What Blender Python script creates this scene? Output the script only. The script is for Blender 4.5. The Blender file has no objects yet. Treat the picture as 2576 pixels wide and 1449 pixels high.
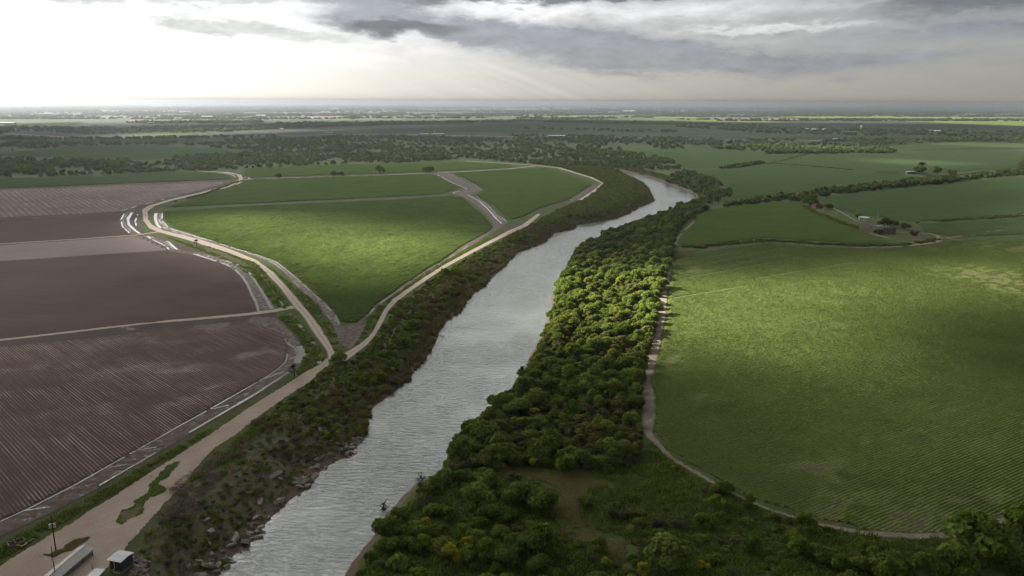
import bpy, math, random
import numpy as np
from mathutils import Vector, Matrix, Euler

R = math.radians
rng = np.random.default_rng(7)
random.seed(7)
S = bpy.context.scene

# ------------------------------------------------------------------ camera
F_PX, CXP, CYP = 2003.0, 1288.0, 724.5          # focal length and centre for a 2576 px wide frame
CAM_H, PITCH, ROLL = 100.0, R(13.17), R(0.21)
cd = bpy.data.cameras.new('camera')
cam = bpy.data.objects.new('camera', cd)
S.collection.objects.link(cam)
cd.sensor_width = 36.0
cd.lens = 36.0 * F_PX / 2576.0
cd.clip_start, cd.clip_end = 1.0, 200000.0
cam.location = (0, 0, CAM_H)
cam_rot = Euler((R(90) - PITCH, 0, 0)).to_matrix() @ Matrix.Rotation(ROLL, 3, 'Z')
cam.rotation_euler = cam_rot.to_euler()
S.camera = cam

# ------------------------------------------------------------------ light
SUN_AZ, SUN_EL = R(-60), R(25)                   # azimuth measured from the view direction, + to the right
SUN_DIR = Vector((math.sin(SUN_AZ) * math.cos(SUN_EL), math.cos(SUN_AZ) * math.cos(SUN_EL), math.sin(SUN_EL)))
sl = bpy.data.lights.new('sun', 'SUN')
sl.energy, sl.angle, sl.color = 5.0, R(0.9), (1.0, 0.93, 0.80)
sun = bpy.data.objects.new('sun', sl)
S.collection.objects.link(sun)
sun.location = (-300, 200, 400)
sun.rotation_euler = SUN_DIR.to_track_quat('Z', 'Y').to_euler()
S.view_settings.view_transform = 'Standard'
S.view_settings.look = 'None'
S.view_settings.exposure = 2.5
S.view_settings.gamma = 1.0
S.render.engine = 'CYCLES'
c = S.cycles
c.max_bounces, c.diffuse_bounces, c.glossy_bounces = 7, 4, 2
c.transmission_bounces, c.volume_bounces, c.transparent_max_bounces = 3, 0, 8
c.use_denoising = True
c.sample_clamp_indirect = 4.0
c.caustics_reflective = c.caustics_refractive = False


class NT:
    """small node-tree writer"""
    def __init__(s, tree):
        s.t = tree
        tree.nodes.clear()

    def n(s, typ, **kw):
        nd = s.t.nodes.new(typ)
        for k, v in kw.items():
            setattr(nd, k, v)
        return nd

    def put(s, sock, v):
        if hasattr(v, 'is_linked') or hasattr(v, 'links'):
            s.t.links.new(v, sock)
        else:
            if sock.type == 'RGBA' and len(v) == 3:
                v = (*v, 1)
            sock.default_value = v

    def m(s, op, a, b=0.0, cc=None, clamp=False):
        nd = s.n('ShaderNodeMath', operation=op)
        nd.use_clamp = clamp
        s.put(nd.inputs[0], a)
        s.put(nd.inputs[1], b)
        if cc is not None:
            s.put(nd.inputs[2], cc)
        return nd.outputs[0]

    def mix(s, f, a, b, mode='MIX'):
        nd = s.n('ShaderNodeMix', data_type='RGBA', blend_type=mode)
        s.put(nd.inputs[0], f)
        s.put(nd.inputs[6], a)
        s.put(nd.inputs[7], b)
        return nd.outputs[2]

    def noise(s, vec, scale, detail=4.0, rough=0.55, dist=0.0):
        nd = s.n('ShaderNodeTexNoise')
        s.put(nd.inputs['Vector'], vec)
        nd.inputs['Scale'].default_value = scale
        nd.inputs['Detail'].default_value = detail
        nd.inputs['Roughness'].default_value = rough
        nd.inputs['Distortion'].default_value = dist
        return nd.outputs[0]

    def ss(s, v, lo, hi):
        nd = s.n('ShaderNodeMapRange', interpolation_type='SMOOTHSTEP')
        s.put(nd.inputs[0], v)
        s.put(nd.inputs[1], lo)
        s.put(nd.inputs[2], hi)
        return nd.outputs[0]

    def xyz(s, v):
        nd = s.n('ShaderNodeSeparateXYZ')
        s.put(nd.inputs[0], v)
        return nd.outputs

    def comb(s, x, y, z):
        nd = s.n('ShaderNodeCombineXYZ')
        for i, v in enumerate((x, y, z)):
            s.put(nd.inputs[i], v)
        return nd.outputs[0]

    def pos(s):
        return s.n('ShaderNodeNewGeometry').outputs['Position']

    def scale(s, v, k):
        nd = s.n('ShaderNodeVectorMath', operation='MULTIPLY')
        s.put(nd.inputs[0], v)
        nd.inputs[1].default_value = k
        return nd.outputs[0]


# ------------------------------------------------------------------ world: Nishita sky behind a broken overcast
w = bpy.data.worlds.new('World')
S.world = w
w.use_nodes = True
W = NT(w.node_tree)
SKY_STR = 0.1
LUM = 0.138
sky = W.n('ShaderNodeTexSky', sky_type='NISHITA')
sky.sun_disc = False
sky.sun_elevation = SUN_EL
sky.sun_rotation = SUN_AZ
gen = W.n('ShaderNodeTexCoord').outputs['Generated']
dx, dy, dz = W.xyz(gen)
az = W.m('MULTIPLY', W.m('ARCTAN2', dx, dy), 57.2958)
el = W.m('MULTIPLY', W.m('ARCSINE', dz), 57.2958)
el = W.m('MAXIMUM', el, -1.0)
vd = W.n('ShaderNodeVectorMath', operation='DOT_PRODUCT')
W.put(vd.inputs[0], gen)
vd.inputs[1].default_value = SUN_DIR
sundot = vd.outputs['Value']
cl = W.comb(W.m('MULTIPLY', az, 0.11), W.m('MULTIPLY', el, 0.50), 0.0)
n1 = W.noise(cl, 1.0, 6.0, 0.6, 0.4)
n2 = W.noise(W.comb(W.m('MULTIPLY', az, 0.22), W.m('MULTIPLY', el, 0.62), 7.3), 1.0, 7.0, 0.62, 0.3)
n3 = W.noise(W.comb(W.m('MULTIPLY', az, 0.62), W.m('MULTIPLY', el, 1.6), 3.1), 1.0, 6.0, 0.6, 0.2)
n4 = W.noise(W.comb(W.m('MULTIPLY', az, 0.30), W.m('MULTIPLY', el, 0.95), 21.0), 1.0, 8.0, 0.6, 0.25)
azd = W.m('ADD', az, W.m('MULTIPLY', W.m('SUBTRACT', n1, 0.5), 9.0))
eld = W.m('ADD', el, W.m('MULTIPLY', W.m('SUBTRACT', n2, 0.5), 2.2))
eld = W.m('ADD', eld, W.m('MULTIPLY', W.m('SUBTRACT', n3, 0.5), 0.7))


def blob(a0, e0, sa, se, slope, wt):
    da = W.m('SUBTRACT', azd, a0)
    u = W.m('DIVIDE', da, sa)
    v = W.m('DIVIDE', W.m('SUBTRACT', W.m('SUBTRACT', eld, e0), W.m('MULTIPLY', da, slope)), se)
    q = W.m('ADD', W.m('MULTIPLY', u, u), W.m('MULTIPLY', v, v))
    return W.m('MULTIPLY', W.m('EXPONENT', W.m('MULTIPLY', q, -1.0)), wt)


def total(lst):
    t = blob(*lst[0])
    for b in lst[1:]:
        t = W.m('ADD', t, blob(*b))
    return t


band = total([
    (-8.0, 5.2, 5.5, 0.95, -0.06, 1.2), (-8.5, 6.7, 3.5, 0.7, 0.0, 0.9), (-2.5, 4.5, 5.0, 0.55, -0.05, 0.7),
    (5.0, 4.0, 8.0, 0.95, -0.10, 1.2), (13.0, 2.6, 11.0, 0.95, -0.04, 1.2), (24.0, 2.7, 8.0, 0.45, 0.0, 0.6), (30.0, 4.3, 9.0, 0.9, 0.04, 0.75),
    (-13.0, 6.9, 4.0, 0.4, 0.0, 0.5), (18.0, 6.9, 5.0, 0.4, 0.0, 0.45),
])
heavy = total([(-7.5, 4.85, 4.2, 0.55, -0.04, 1.15), (-1.0, 7.1, 7.5, 0.75, 0.02, 1.4), (8.0, 7.1, 6.0, 0.42, 0.0, 1.0),
               (31.0, 6.7, 9.5, 1.3, 0.07, 1.4), (35.0, 4.4, 5.0, 0.5, 0.0, 0.6), (-20.0, 7.15, 1.6, 0.3, 0.0, 0.5)])
wisp = total([(-27.0, 6.8, 10.0, 0.6, -0.01, 1.3), (-20.5, 4.9, 4.5, 0.6, -0.05, 1.2), (-14.5, 4.3, 5.5, 0.45, -0.03, 0.9), (-28.0, 5.9, 3.0, 0.4, 0.0, 0.8), (-16.0, 6.9, 5.0, 0.6, 0.0, 1.2), (-30.0, 7.2, 8.0, 0.5, 0.0, 1.0), (-23.0, 6.2, 4.0, 0.4, -0.03, 0.8)])
bright = total([(2.0, 6.0, 6.0, 0.45, -0.02, 0.75), (14.0, 6.0, 5.0, 0.6, 0.0, 0.55), (17.0, 4.75, 5.0, 0.22, 0.0, 0.75),
                (-5.0, 4.05, 6.0, 0.14, -0.03, 0.45), (22.0, 6.0, 3.0, 0.35, 0.05, 0.45)])


def crisp(v, amp, lo, hi):
    """cloud mass with a ragged edge"""
    k = W.m('ADD', v, W.m('MULTIPLY', W.m('MULTIPLY', W.m('SUBTRACT', n4, 0.5), amp), W.ss(v, 0.02, 0.25)))
    return W.ss(k, lo, hi)


m_band = crisp(band, 1.2, 0.12, 0.95)
m_heavy = crisp(heavy, 1.1, 0.2, 1.0)
m_wisp = crisp(wisp, 1.2, 0.15, 1.0)
glow = W.m('MULTIPLY', W.m('EXPONENT', W.m('DIVIDE', W.m('SUBTRACT', sundot, 1.0), 0.25)), 6.0)
sky_gain = W.m('ADD', 0.66, W.m('MULTIPLY', W.ss(el, 6.5, 16.0), 1.25))  # sky above the view brightened to light up the river's reflection
lum = W.m('MULTIPLY', W.m('MULTIPLY', W.m('ADD', glow, W.m('ADD', 0.54, bright)), LUM), sky_gain)
tex = W.m('ADD', 1.0, W.m('MULTIPLY', W.m('MULTIPLY', W.m('SUBTRACT', n4, 0.5), 1.1), W.ss(el, 1.2, 4.5)))
lum = W.m('MULTIPLY', lum, tex)
# faint slanting shafts of light under the cloud bank
shaft_v = W.m('ADD', az, W.m('MULTIPLY', el, 2.6))
sh = W.noise(W.comb(W.m('MULTIPLY', shaft_v, 0.55), 0.0, 11.0), 1.0, 3.0, 0.6)
sh = W.m('MULTIPLY', W.m('MULTIPLY', W.m('SUBTRACT', sh, 0.5), 0.55), W.m('SUBTRACT', 1.0, W.ss(el, 1.5, 3.6)))
sh = W.m('MULTIPLY', sh, blob(3.0, 1.5, 9.0, 6.0, 0.0, 1.0))
lum = W.m('MULTIPLY', lum, W.m('ADD', 1.0, sh))
warm = W.mix(W.ss(el, 0.0, 4.5), (1.0, 0.968, 0.895), (0.99, 0.985, 0.99))
cloud = W.mix(1.0, warm, W.comb(lum, lum, lum), 'MULTIPLY')
shade = W.m('ADD', 0.75, W.m('MULTIPLY', W.m('SUBTRACT', n3, 0.3), 0.9))
CE = 0.177                                                       # display white at this exposure
cl_w = W.mix(1.0, (0.70 * CE, 0.715 * CE, 0.71 * CE), W.comb(shade, shade, shade), 'MULTIPLY')
cl_b = W.mix(1.0, (0.255 * CE, 0.262 * CE, 0.315 * CE), W.comb(shade, shade, shade), 'MULTIPLY')
cl_h = W.mix(1.0, (0.105 * CE, 0.108 * CE, 0.126 * CE), W.comb(shade, shade, shade), 'MULTIPLY')
lift_l = W.m('MULTIPLY', lum, 0.05)                              # light that leaks through the cloud towards the sun
cl_b = W.mix(1.0, cl_b, W.comb(lift_l, lift_l, lift_l), 'ADD')
cl_h = W.mix(1.0, cl_h, W.comb(lift_l, lift_l, lift_l), 'ADD')
cloud = W.mix(m_wisp, cloud, cl_w)
cloud = W.mix(W.m('MULTIPLY', m_band, 0.88), cloud, cl_b)
cloud = W.mix(W.m('MULTIPLY', m_heavy, 0.92), cloud, cl_h)
cloud10 = W.scale(cloud, (1 / SKY_STR,) * 3)
cover = W.m('ADD', 0.94, W.m('MULTIPLY', n1, 0.06))
col = W.mix(cover, sky.outputs[0], cloud10)
bg = W.n('ShaderNodeBackground')
W.put(bg.inputs[0], col)
bg.inputs[1].default_value = SKY_STR
W.t.links.new(bg.outputs[0], W.n('ShaderNodeOutputWorld').inputs[0])

# ------------------------------------------------------------------ geometry helpers
M3 = np.array(cam_rot)


def gp(px, py, z=0.0):
    """pixel of the 2576 x 1449 photograph -> point on the level plane z"""
    d = M3 @ np.array(((px - CXP) / F_PX, (CYP - py) / F_PX, -1.0))
    t = (z - CAM_H) / d[2]
    return np.array((d[0] * t, d[1] * t))


def gps(pts, z=0.0):
    return np.array([gp(x, y, z) for x, y in pts])


def hash2(ix, iy, seed):
    h = (ix.astype(np.int64) * 374761393 + iy.astype(np.int64) * 668265263 + seed * 1442695041) & 0xffffffff
    h = ((h ^ (h >> 13)) * 1274126177) & 0xffffffff
    return ((h ^ (h >> 16)) & 0xffff) / 65535.0


def vnoise(x, y, seed=0):
    ix, iy = np.floor(x), np.floor(y)
    fx, fy = x - ix, y - iy
    fx, fy = fx * fx * (3 - 2 * fx), fy * fy * (3 - 2 * fy)
    a, b = hash2(ix, iy, seed), hash2(ix + 1, iy, seed)
    cc, d = hash2(ix, iy + 1, seed), hash2(ix + 1, iy + 1, seed)
    return (a * (1 - fx) + b * fx) * (1 - fy) + (cc * (1 - fx) + d * fx) * fy


def fbm(x, y, seed=0, o=4):
    t, a, n = 0, 0.5, 0
    for i in range(o):
        t = t + a * vnoise(x * 2 ** i + 17.3 * i, y * 2 ** i + 9.1 * i, seed + i)
        n += a
        a *= 0.5
    return t / n


def seg_dist(x, y, P, closed=False):
    d = np.full(x.shape, 1e18)
    n = len(P)
    for i in range(n if closed else n - 1):
        a, b = P[i], P[(i + 1) % n]
        ab = b - a
        t = np.clip(((x - a[0]) * ab[0] + (y - a[1]) * ab[1]) / max(ab @ ab, 1e-9), 0, 1)
        d = np.minimum(d, (x - a[0] - t * ab[0]) ** 2 + (y - a[1] - t * ab[1]) ** 2)
    return np.sqrt(d)


def inside(x, y, P):
    r = np.zeros(x.shape, bool)
    n = len(P)
    j = n - 1
    for i in range(n):
        xi, yi, xj, yj = *P[i], *P[j]
        if yi != yj:
            r ^= ((yi > y) != (yj > y)) & (x < (xj - xi) * (y - yi) / (yj - yi) + xi)
        j = i
    return r


def sdist(x, y, P):
    d = seg_dist(x, y, P, True)
    return np.where(inside(x, y, P), -d, d)


def smooth(v, lo, hi):
    t = np.clip((v - lo) / (hi - lo), 0, 1)
    return t * t * (3 - 2 * t)


def mesh_np(name, V, F, attrs=None, smooth_shade=False):
    """V (n,3), F (m,3) or (m,4)"""
    me = bpy.data.meshes.new(name)
    V = np.ascontiguousarray(V, dtype=np.float32)
    F = np.ascontiguousarray(F, dtype=np.int32)
    k = F.shape[1]
    me.vertices.add(len(V))
    me.vertices.foreach_set('co', V.ravel())
    me.loops.add(F.size)
    me.loops.foreach_set('vertex_index', F.ravel())
    me.polygons.add(len(F))
    me.polygons.foreach_set('loop_start', np.arange(0, F.size, k, dtype=np.int32))
    me.polygons.foreach_set('loop_total', np.full(len(F), k, dtype=np.int32))
    if smooth_shade:
        me.polygons.foreach_set('use_smooth', np.ones(len(F), bool))
    me.update(calc_edges=True)
    for kx, v in (attrs or {}).items():
        v = np.asarray(v)
        a = me.attributes.new(kx, 'INT' if v.dtype.kind == 'i' else 'FLOAT', 'POINT')
        a.data.foreach_set('value', np.ascontiguousarray(v))
    return me


class MB:
    """collects boxes, prisms and tubes into one mesh"""
    def __init__(s):
        s.v, s.f = [], []

    def poly(s, vs, fs):
        o = len(s.v)
        s.v += [tuple(p) for p in vs]
        s.f += [tuple(i + o for i in f) for f in fs]
        return s

    def box(s, c0, size, rot=0.0):
        x, y, z = [q / 2 for q in size]
        cs, sn = math.cos(rot), math.sin(rot)
        vs = [(c0[0] + a * x * cs - b * y * sn, c0[1] + a * x * sn + b * y * cs, c0[2] + d * z)
              for d in (-1, 1) for a, b in ((-1, -1), (1, -1), (1, 1), (-1, 1))]
        return s.poly(vs, [(3, 2, 1, 0), (4, 5, 6, 7), (0, 1, 5, 4), (1, 2, 6, 5), (2, 3, 7, 6), (3, 0, 4, 7)])

    def tube(s, p, q, r0, r1=None, n=6):
        p, q = Vector(p), Vector(q)
        r1 = r0 if r1 is None else r1
        d = (q - p).normalized()
        a = d.orthogonal().normalized()
        b = d.cross(a)
        vs = []
        for c0, r in ((p, r0), (q, r1)):
            for i in range(n):
                t = 2 * math.pi * i / n
                vs.append(c0 + (a * math.cos(t) + b * math.sin(t)) * r)
        fs = [(i, (i + 1) % n, n + (i + 1) % n, n + i) for i in range(n)]
        fs += [tuple(range(n - 1, -1, -1)), tuple(range(n, 2 * n))]
        return s.poly(vs, fs)

    def path(s, pts, r, n=6):
        for a, b in zip(pts, pts[1:]):
            s.tube(a, b, r, r, n)
        return s

    def mesh(s, name):
        me = bpy.data.meshes.new(name)
        me.from_pydata(s.v, [], s.f)
        me.update()
        return me


def link(name, me, mat=None, parent=None):
    o = bpy.data.objects.new(name, me)
    S.collection.objects.link(o)
    if mat is not None and me is not None and not me.materials:
        for m_ in (mat if isinstance(mat, (list, tuple)) else [mat]):
            me.materials.append(m_)
    if parent is not None:
        o.parent = parent
    return o


def tag(o, label=None, cat=None, group=None, kind=None):
    if label:
        o['label'] = label
    if cat:
        o['category'] = cat
    if group:
        o['group'] = group
    if kind:
        o['kind'] = kind
    return o


def empty(name, loc, rz=0.0, sc=1.0):
    o = bpy.data.objects.new(name, None)
    S.collection.objects.link(o)
    o.location = loc
    o.rotation_euler = (0, 0, rz)
    o.scale = (sc, sc, sc) if not hasattr(sc, '__len__') else sc
    o.empty_display_size = 0.5
    return o


# ------------------------------------------------------------------ traced outlines (pixels of the photograph)
RIV_L = [(480, 1530), (520, 1490), (555, 1449), (597, 1394), (644, 1355), (689, 1302), (734, 1259), (784, 1224), (806, 1187), (856, 1159),
         (889, 1147), (904, 1114), (921, 1087), (935, 1049), (944, 1024), (981, 997), (1031, 957), (1049, 932), (1089, 884),
         (1106, 844), (1111, 829), (1124, 812), (1164, 784), (1174, 762), (1194, 739), (1219, 724), (1244, 697), (1288, 654),
         (1305, 635), (1370, 612), (1395, 587), (1450, 575), (1453, 565), (1525, 555), (1550, 550), (1583, 537), (1608, 522),
         (1648, 505), (1643, 495), (1635, 477), (1620, 462), (1598, 450), (1565, 435), (1545, 429), (1528, 425)]
RIV_R = [(800, 1560), (840, 1490), (864, 1449), (879, 1419), (901, 1387), (929, 1359), (945, 1330), (960, 1300), (976, 1287), (1004, 1254),
         (1039, 1219), (1078, 1202), (1100, 1187), (1118, 1160), (1130, 1130), (1150, 1092), (1178, 1070), (1210, 1055), (1232, 1030),
         (1262, 1003), (1284, 975), (1300, 945), (1320, 930), (1328, 900), (1350, 865), (1368, 835), (1374, 808), (1382, 785), (1387, 767),
         (1388, 744), (1398, 727), (1406, 720), (1418, 692), (1422, 675), (1430, 655), (1440, 637), (1472, 617), (1505, 602),
         (1532, 586), (1555, 578), (1587, 566), (1637, 552), (1675, 537), (1700, 530), (1712, 520), (1735, 516), (1754, 505),
         (1750, 492), (1728, 480), (1688, 465), (1638, 447), (1600, 438), (1565, 429), (1545, 425), (1528, 423)]
WATER_Z = -5.0
LW, RW = gps(RIV_L, WATER_Z), gps(RIV_R, WATER_Z)
RIV = np.concatenate([LW, RW[::-1]])
BMIN, BMAX = RIV.min(0) - 40, RIV.max(0) + 40


def gz(x, y):
    """height of the ground"""
    x, y = np.atleast_1d(np.asarray(x, float)), np.atleast_1d(np.asarray(y, float))
    z = np.zeros(x.shape)
    near = (x > BMIN[0]) & (x < BMAX[0]) & (y > BMIN[1]) & (y < BMAX[1])
    if near.any():
        xx, yy = x[near], y[near]
        dl, dr = seg_dist(xx, yy, LW), seg_dist(xx, yy, RW)
        ins = inside(xx, yy, RIV)
        d = np.minimum(dl, dr)
        wd = np.where(dl < dr, 17.0, 9.0) * (0.8 + 0.5 * fbm(xx / 25, yy / 25, 3, 2))
        out = WATER_Z - 0.15 + 0.5 * smooth(d, 0, 2.0) + (-WATER_Z - 0.35) * smooth(d, 0.5, wd)
        z[near] = np.where(ins, WATER_Z - 0.15 - np.minimum(d * 0.35, 2.0), np.minimum(out, 0.0))
    return z


def P3(px, py, dz=0.0):
    p = gp(px, py)
    return Vector((p[0], p[1], float(gz(p[0], p[1])[0]) + dz))


# ------------------------------------------------------------------ materials
def material(name, fn):
    m_ = bpy.data.materials.new(name)
    m_.use_nodes = True
    t = NT(m_.node_tree)
    sh = fn(t)
    t.t.links.new(sh, t.n('ShaderNodeOutputMaterial').inputs[0])
    return m_


def principled(t, col, rough=0.9, spec=0.2, normal=None, metal=0.0):
    b = t.n('ShaderNodeBsdfPrincipled')
    t.put(b.inputs['Base Color'], col)
    t.put(b.inputs['Roughness'], rough)
    t.put(b.inputs['Specular IOR Level'], spec)
    t.put(b.inputs['Metallic'], metal)
    if normal is not None:
        t.put(b.inputs['Normal'], normal)
    return b.outputs[0]


def bump(t, h, strength=1.0, dist=1.0):
    b = t.n('ShaderNodeBump')
    b.inputs['Strength'].default_value = strength
    b.inputs['Distance'].default_value = dist
    t.put(b.inputs['Height'], h)
    return b.outputs[0]


def plain(name, col, rough=0.8, spec=0.25, var=0.25, sc=1.5, metal=0.0):
    def fn(t):
        o = t.n('ShaderNodeTexCoord').outputs['Object']
        n = t.noise(o, sc, 5)
        k = t.m('ADD', 1 - var / 2 * 1.0, t.m('MULTIPLY', t.m('SUBTRACT', n, 0.5), var * 2))
        cc = t.mix(1.0, col, t.comb(k, k, k), 'MULTIPLY')
        return principled(t, cc, rough, spec, None, metal)
    return material(name, fn)


def leafy(name, ca, cb, trans=0.42):
    """leaves: colour differs from plant to plant and from leaf clump to leaf clump"""
    def fn(t):
        rnd = t.n('ShaderNodeObjectInfo').outputs['Random']
        at = t.n('ShaderNodeAttribute', attribute_name='tone').outputs['Fac']
        cc = t.mix(rnd, ca, cb)
        k = t.m('ADD', 0.72, t.m('MULTIPLY', at, 0.85))
        cc = t.mix(1.0, cc, t.comb(k, k, k), 'MULTIPLY')
        d = t.n('ShaderNodeBsdfDiffuse')
        t.put(d.inputs[0], cc)
        tr = t.n('ShaderNodeBsdfTranslucent')
        t.put(tr.inputs[0], t.mix(1.0, cc, (1.15, 1.2, 0.65), 'MULTIPLY'))
        mx = t.n('ShaderNodeMixShader')
        mx.inputs[0].default_value = trans
        t.t.links.new(d.outputs[0], mx.inputs[1])
        t.t.links.new(tr.outputs[0], mx.inputs[2])
        return mx.outputs[0]
    return material(name, fn)


def ground_fn(t):
    p = t.pos()
    x, y, z = t.xyz(p)
    big = t.noise(p, 0.012, 5, 0.6)
    mid = t.noise(p, 0.09, 5, 0.6)
    fine = t.noise(p, 0.9, 4, 0.65)
    g = t.mix(t.ss(mid, 0.3, 0.7), (0.055, 0.086, 0.024), (0.092, 0.122, 0.038))
    g = t.mix(t.ss(big, 0.42, 0.68), g, (0.10, 0.095, 0.05))
    soil = t.mix(fine, (0.10, 0.078, 0.062), (0.19, 0.15, 0.12))
    near = t.mix(t.ss(t.m('ADD', t.m('MULTIPLY', mid, 0.5), t.m('MULTIPLY', fine, 0.6)), 0.64, 0.78), g, soil)
    k = t.m('ADD', 0.55, t.m('MULTIPLY', fine, 0.9))
    near = t.mix(1.0, near, t.comb(k, k, k), 'MULTIPLY')
    # dry trampled scrub of the left bank
    lbk = t.n('ShaderNodeAttribute', attribute_name='lbank').outputs['Fac']
    dry = t.mix(t.ss(t.noise(p, 0.35, 5, 0.65), 0.35, 0.65), (0.085, 0.088, 0.048), (0.17, 0.145, 0.115))
    near = t.mix(t.m('MULTIPLY', lbk, 0.8), near, dry)
    # bank mud near the water line
    zz = t.m('ADD', z, t.m('MULTIPLY', t.m('SUBTRACT', mid, 0.5), 1.2))
    near = t.mix(t.ss(zz, -3.5, -4.3), near, (0.16, 0.125, 0.10))
    # distant farmland: parcels of crop, fallow and scrub
    v = t.n('ShaderNodeTexVoronoi', feature='F1', distance='CHEBYCHEV')
    t.put(v.inputs['Vector'], t.scale(p, (1 / 1500, 1 / 900, 0)))
    v.inputs['Scale'].default_value = 1.0
    cr = t.xyz(v.outputs['Color'])
    par = t.mix(t.ss(cr[0], 0.55, 0.6), (0.030, 0.040, 0.022), (0.050, 0.074, 0.028))
    par = t.mix(t.ss(cr[0], 0.90, 0.93), par, (0.060, 0.052, 0.040))
    scr = t.noise(p, 0.02, 6, 0.7)
    par = t.mix(t.m('MULTIPLY', t.ss(scr, 0.45, 0.55), 0.7), par, (0.035, 0.045, 0.024))
    ln = t.n('ShaderNodeVectorMath', operation='LENGTH')
    t.put(ln.inputs[0], p)
    cc = t.mix(t.ss(ln.outputs['Value'], 1500.0, 2600.0), near, par)
    h = t.m('ADD', t.m('MULTIPLY', fine, 0.4), t.m('MULTIPLY', mid, 0.8))
    return principled(t, cc, 0.95, 0.1, bump(t, h, 0.7, 0.8))


def crop_fn(ca, cb, soil, zlo, zhi, patch=0.5):
    def fn(t):
        p = t.pos()
        z = t.n('ShaderNodeAttribute', attribute_name='lift').outputs['Fac']
        fine = t.noise(p, 1.3, 4, 0.7)
        mid = t.noise(p, 0.035, 5, 0.6)
        g = t.mix(t.ss(t.m('ADD', t.m('MULTIPLY', mid, patch), t.m('MULTIPLY', fine, 1 - patch)), 0.32, 0.68), ca, cb)
        k = t.m('ADD', 0.6, t.m('MULTIPLY', fine, 0.8))
        g = t.mix(1.0, g, t.comb(k, k, k), 'MULTIPLY')
        f = t.ss(t.m('ADD', z, t.m('MULTIPLY', t.m('SUBTRACT', fine, 0.5), 0.25)), zlo, zhi)
        cc = t.mix(f, soil, g)
        d = t.n('ShaderNodeBsdfDiffuse')
        t.put(d.inputs[0], cc)
        nb = bump(t, fine, 0.8, 0.5)
        t.put(d.inputs['Normal'], nb)
        tr = t.n('ShaderNodeBsdfTranslucent')
        t.put(tr.inputs[0], t.mix(1.0, cc, (1.1, 1.2, 0.6), 'MULTIPLY'))
        mx = t.n('ShaderNodeMixShader')
        mx.inputs[0].default_value = 0.22
        t.t.links.new(d.outputs[0], mx.inputs[1])
        t.t.links.new(tr.outputs[0], mx.inputs[2])
        return mx.outputs[0]
    return fn


def soil_fn(ca, cb, wet=0.5, streak=None, rough_dry=0.9, lines=0.0):
    """ploughed earth; furrows hold moisture in places (glossy)"""
    def fn(t):
        p = t.pos()
        z = t.n('ShaderNodeAttribute', attribute_name='lift').outputs['Fac']
        fine = t.noise(p, 1.7, 4, 0.7)
        mid = t.noise(p, 0.022, 5, 0.6)
        cc = t.mix(t.ss(mid, 0.3, 0.7), ca, cb)
        if streak:
            a, k_ = streak
            st = t.n('ShaderNodeVectorRotate', rotation_type='Z_AXIS')
            t.put(st.inputs['Vector'], p)
            st.inputs['Angle'].default_value = a
            sn = t.noise(t.scale(st.outputs[0], (0.012, 0.35, 0)), 1.0, 4, 0.6)
            kk = t.m('ADD', 1 - k_, t.m('MULTIPLY', sn, 2 * k_))
            cc = t.mix(1.0, cc, t.comb(kk, kk, kk), 'MULTIPLY')
        k = t.m('ADD', 0.72, t.m('MULTIPLY', fine, 0.56))
        cc = t.mix(1.0, cc, t.comb(k, k, k), 'MULTIPLY')
        if lines:
            ac = t.n('ShaderNodeAttribute', attribute_name='across').outputs['Fac']
            al = t.n('ShaderNodeAttribute', attribute_name='along').outputs['Fac']
            fr = t.m('ABSOLUTE', t.m('SUBTRACT', t.m('FRACT', ac), 0.5))          # 0 in the furrow
            inl = t.m('SUBTRACT', 1.0, t.ss(fr, 0.05, 0.16))
            sn2 = t.noise(t.comb(t.m('MULTIPLY', al, 0.03), t.m('MULTIPLY', ac, 0.9), 0.0), 1.0, 4, 0.6)
            pt = t.noise(p, 0.03, 4, 0.6)
            ll = t.m('MULTIPLY', inl, t.m('MULTIPLY', t.ss(sn2, 0.28, 0.72), t.ss(pt, 0.28, 0.62)))
            cc = t.mix(t.m('MULTIPLY', ll, lines), cc, (0.62, 0.57, 0.55))
        wn = t.noise(p, 0.05, 5, 0.65)
        wf = t.m('MULTIPLY', t.ss(wn, 0.62 - wet * 0.3, 0.75 - wet * 0.2), t.m('SUBTRACT', 1.0, t.ss(z, 0.05, 0.3)))
        rg = t.m('SUBTRACT', rough_dry, t.m('MULTIPLY', wf, rough_dry - 0.16))
        sp = t.m('ADD', 0.15, t.m('MULTIPLY', wf, 0.5))
        return principled(t, cc, rg, sp, bump(t, fine, 0.35, 0.25))
    return fn


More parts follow.
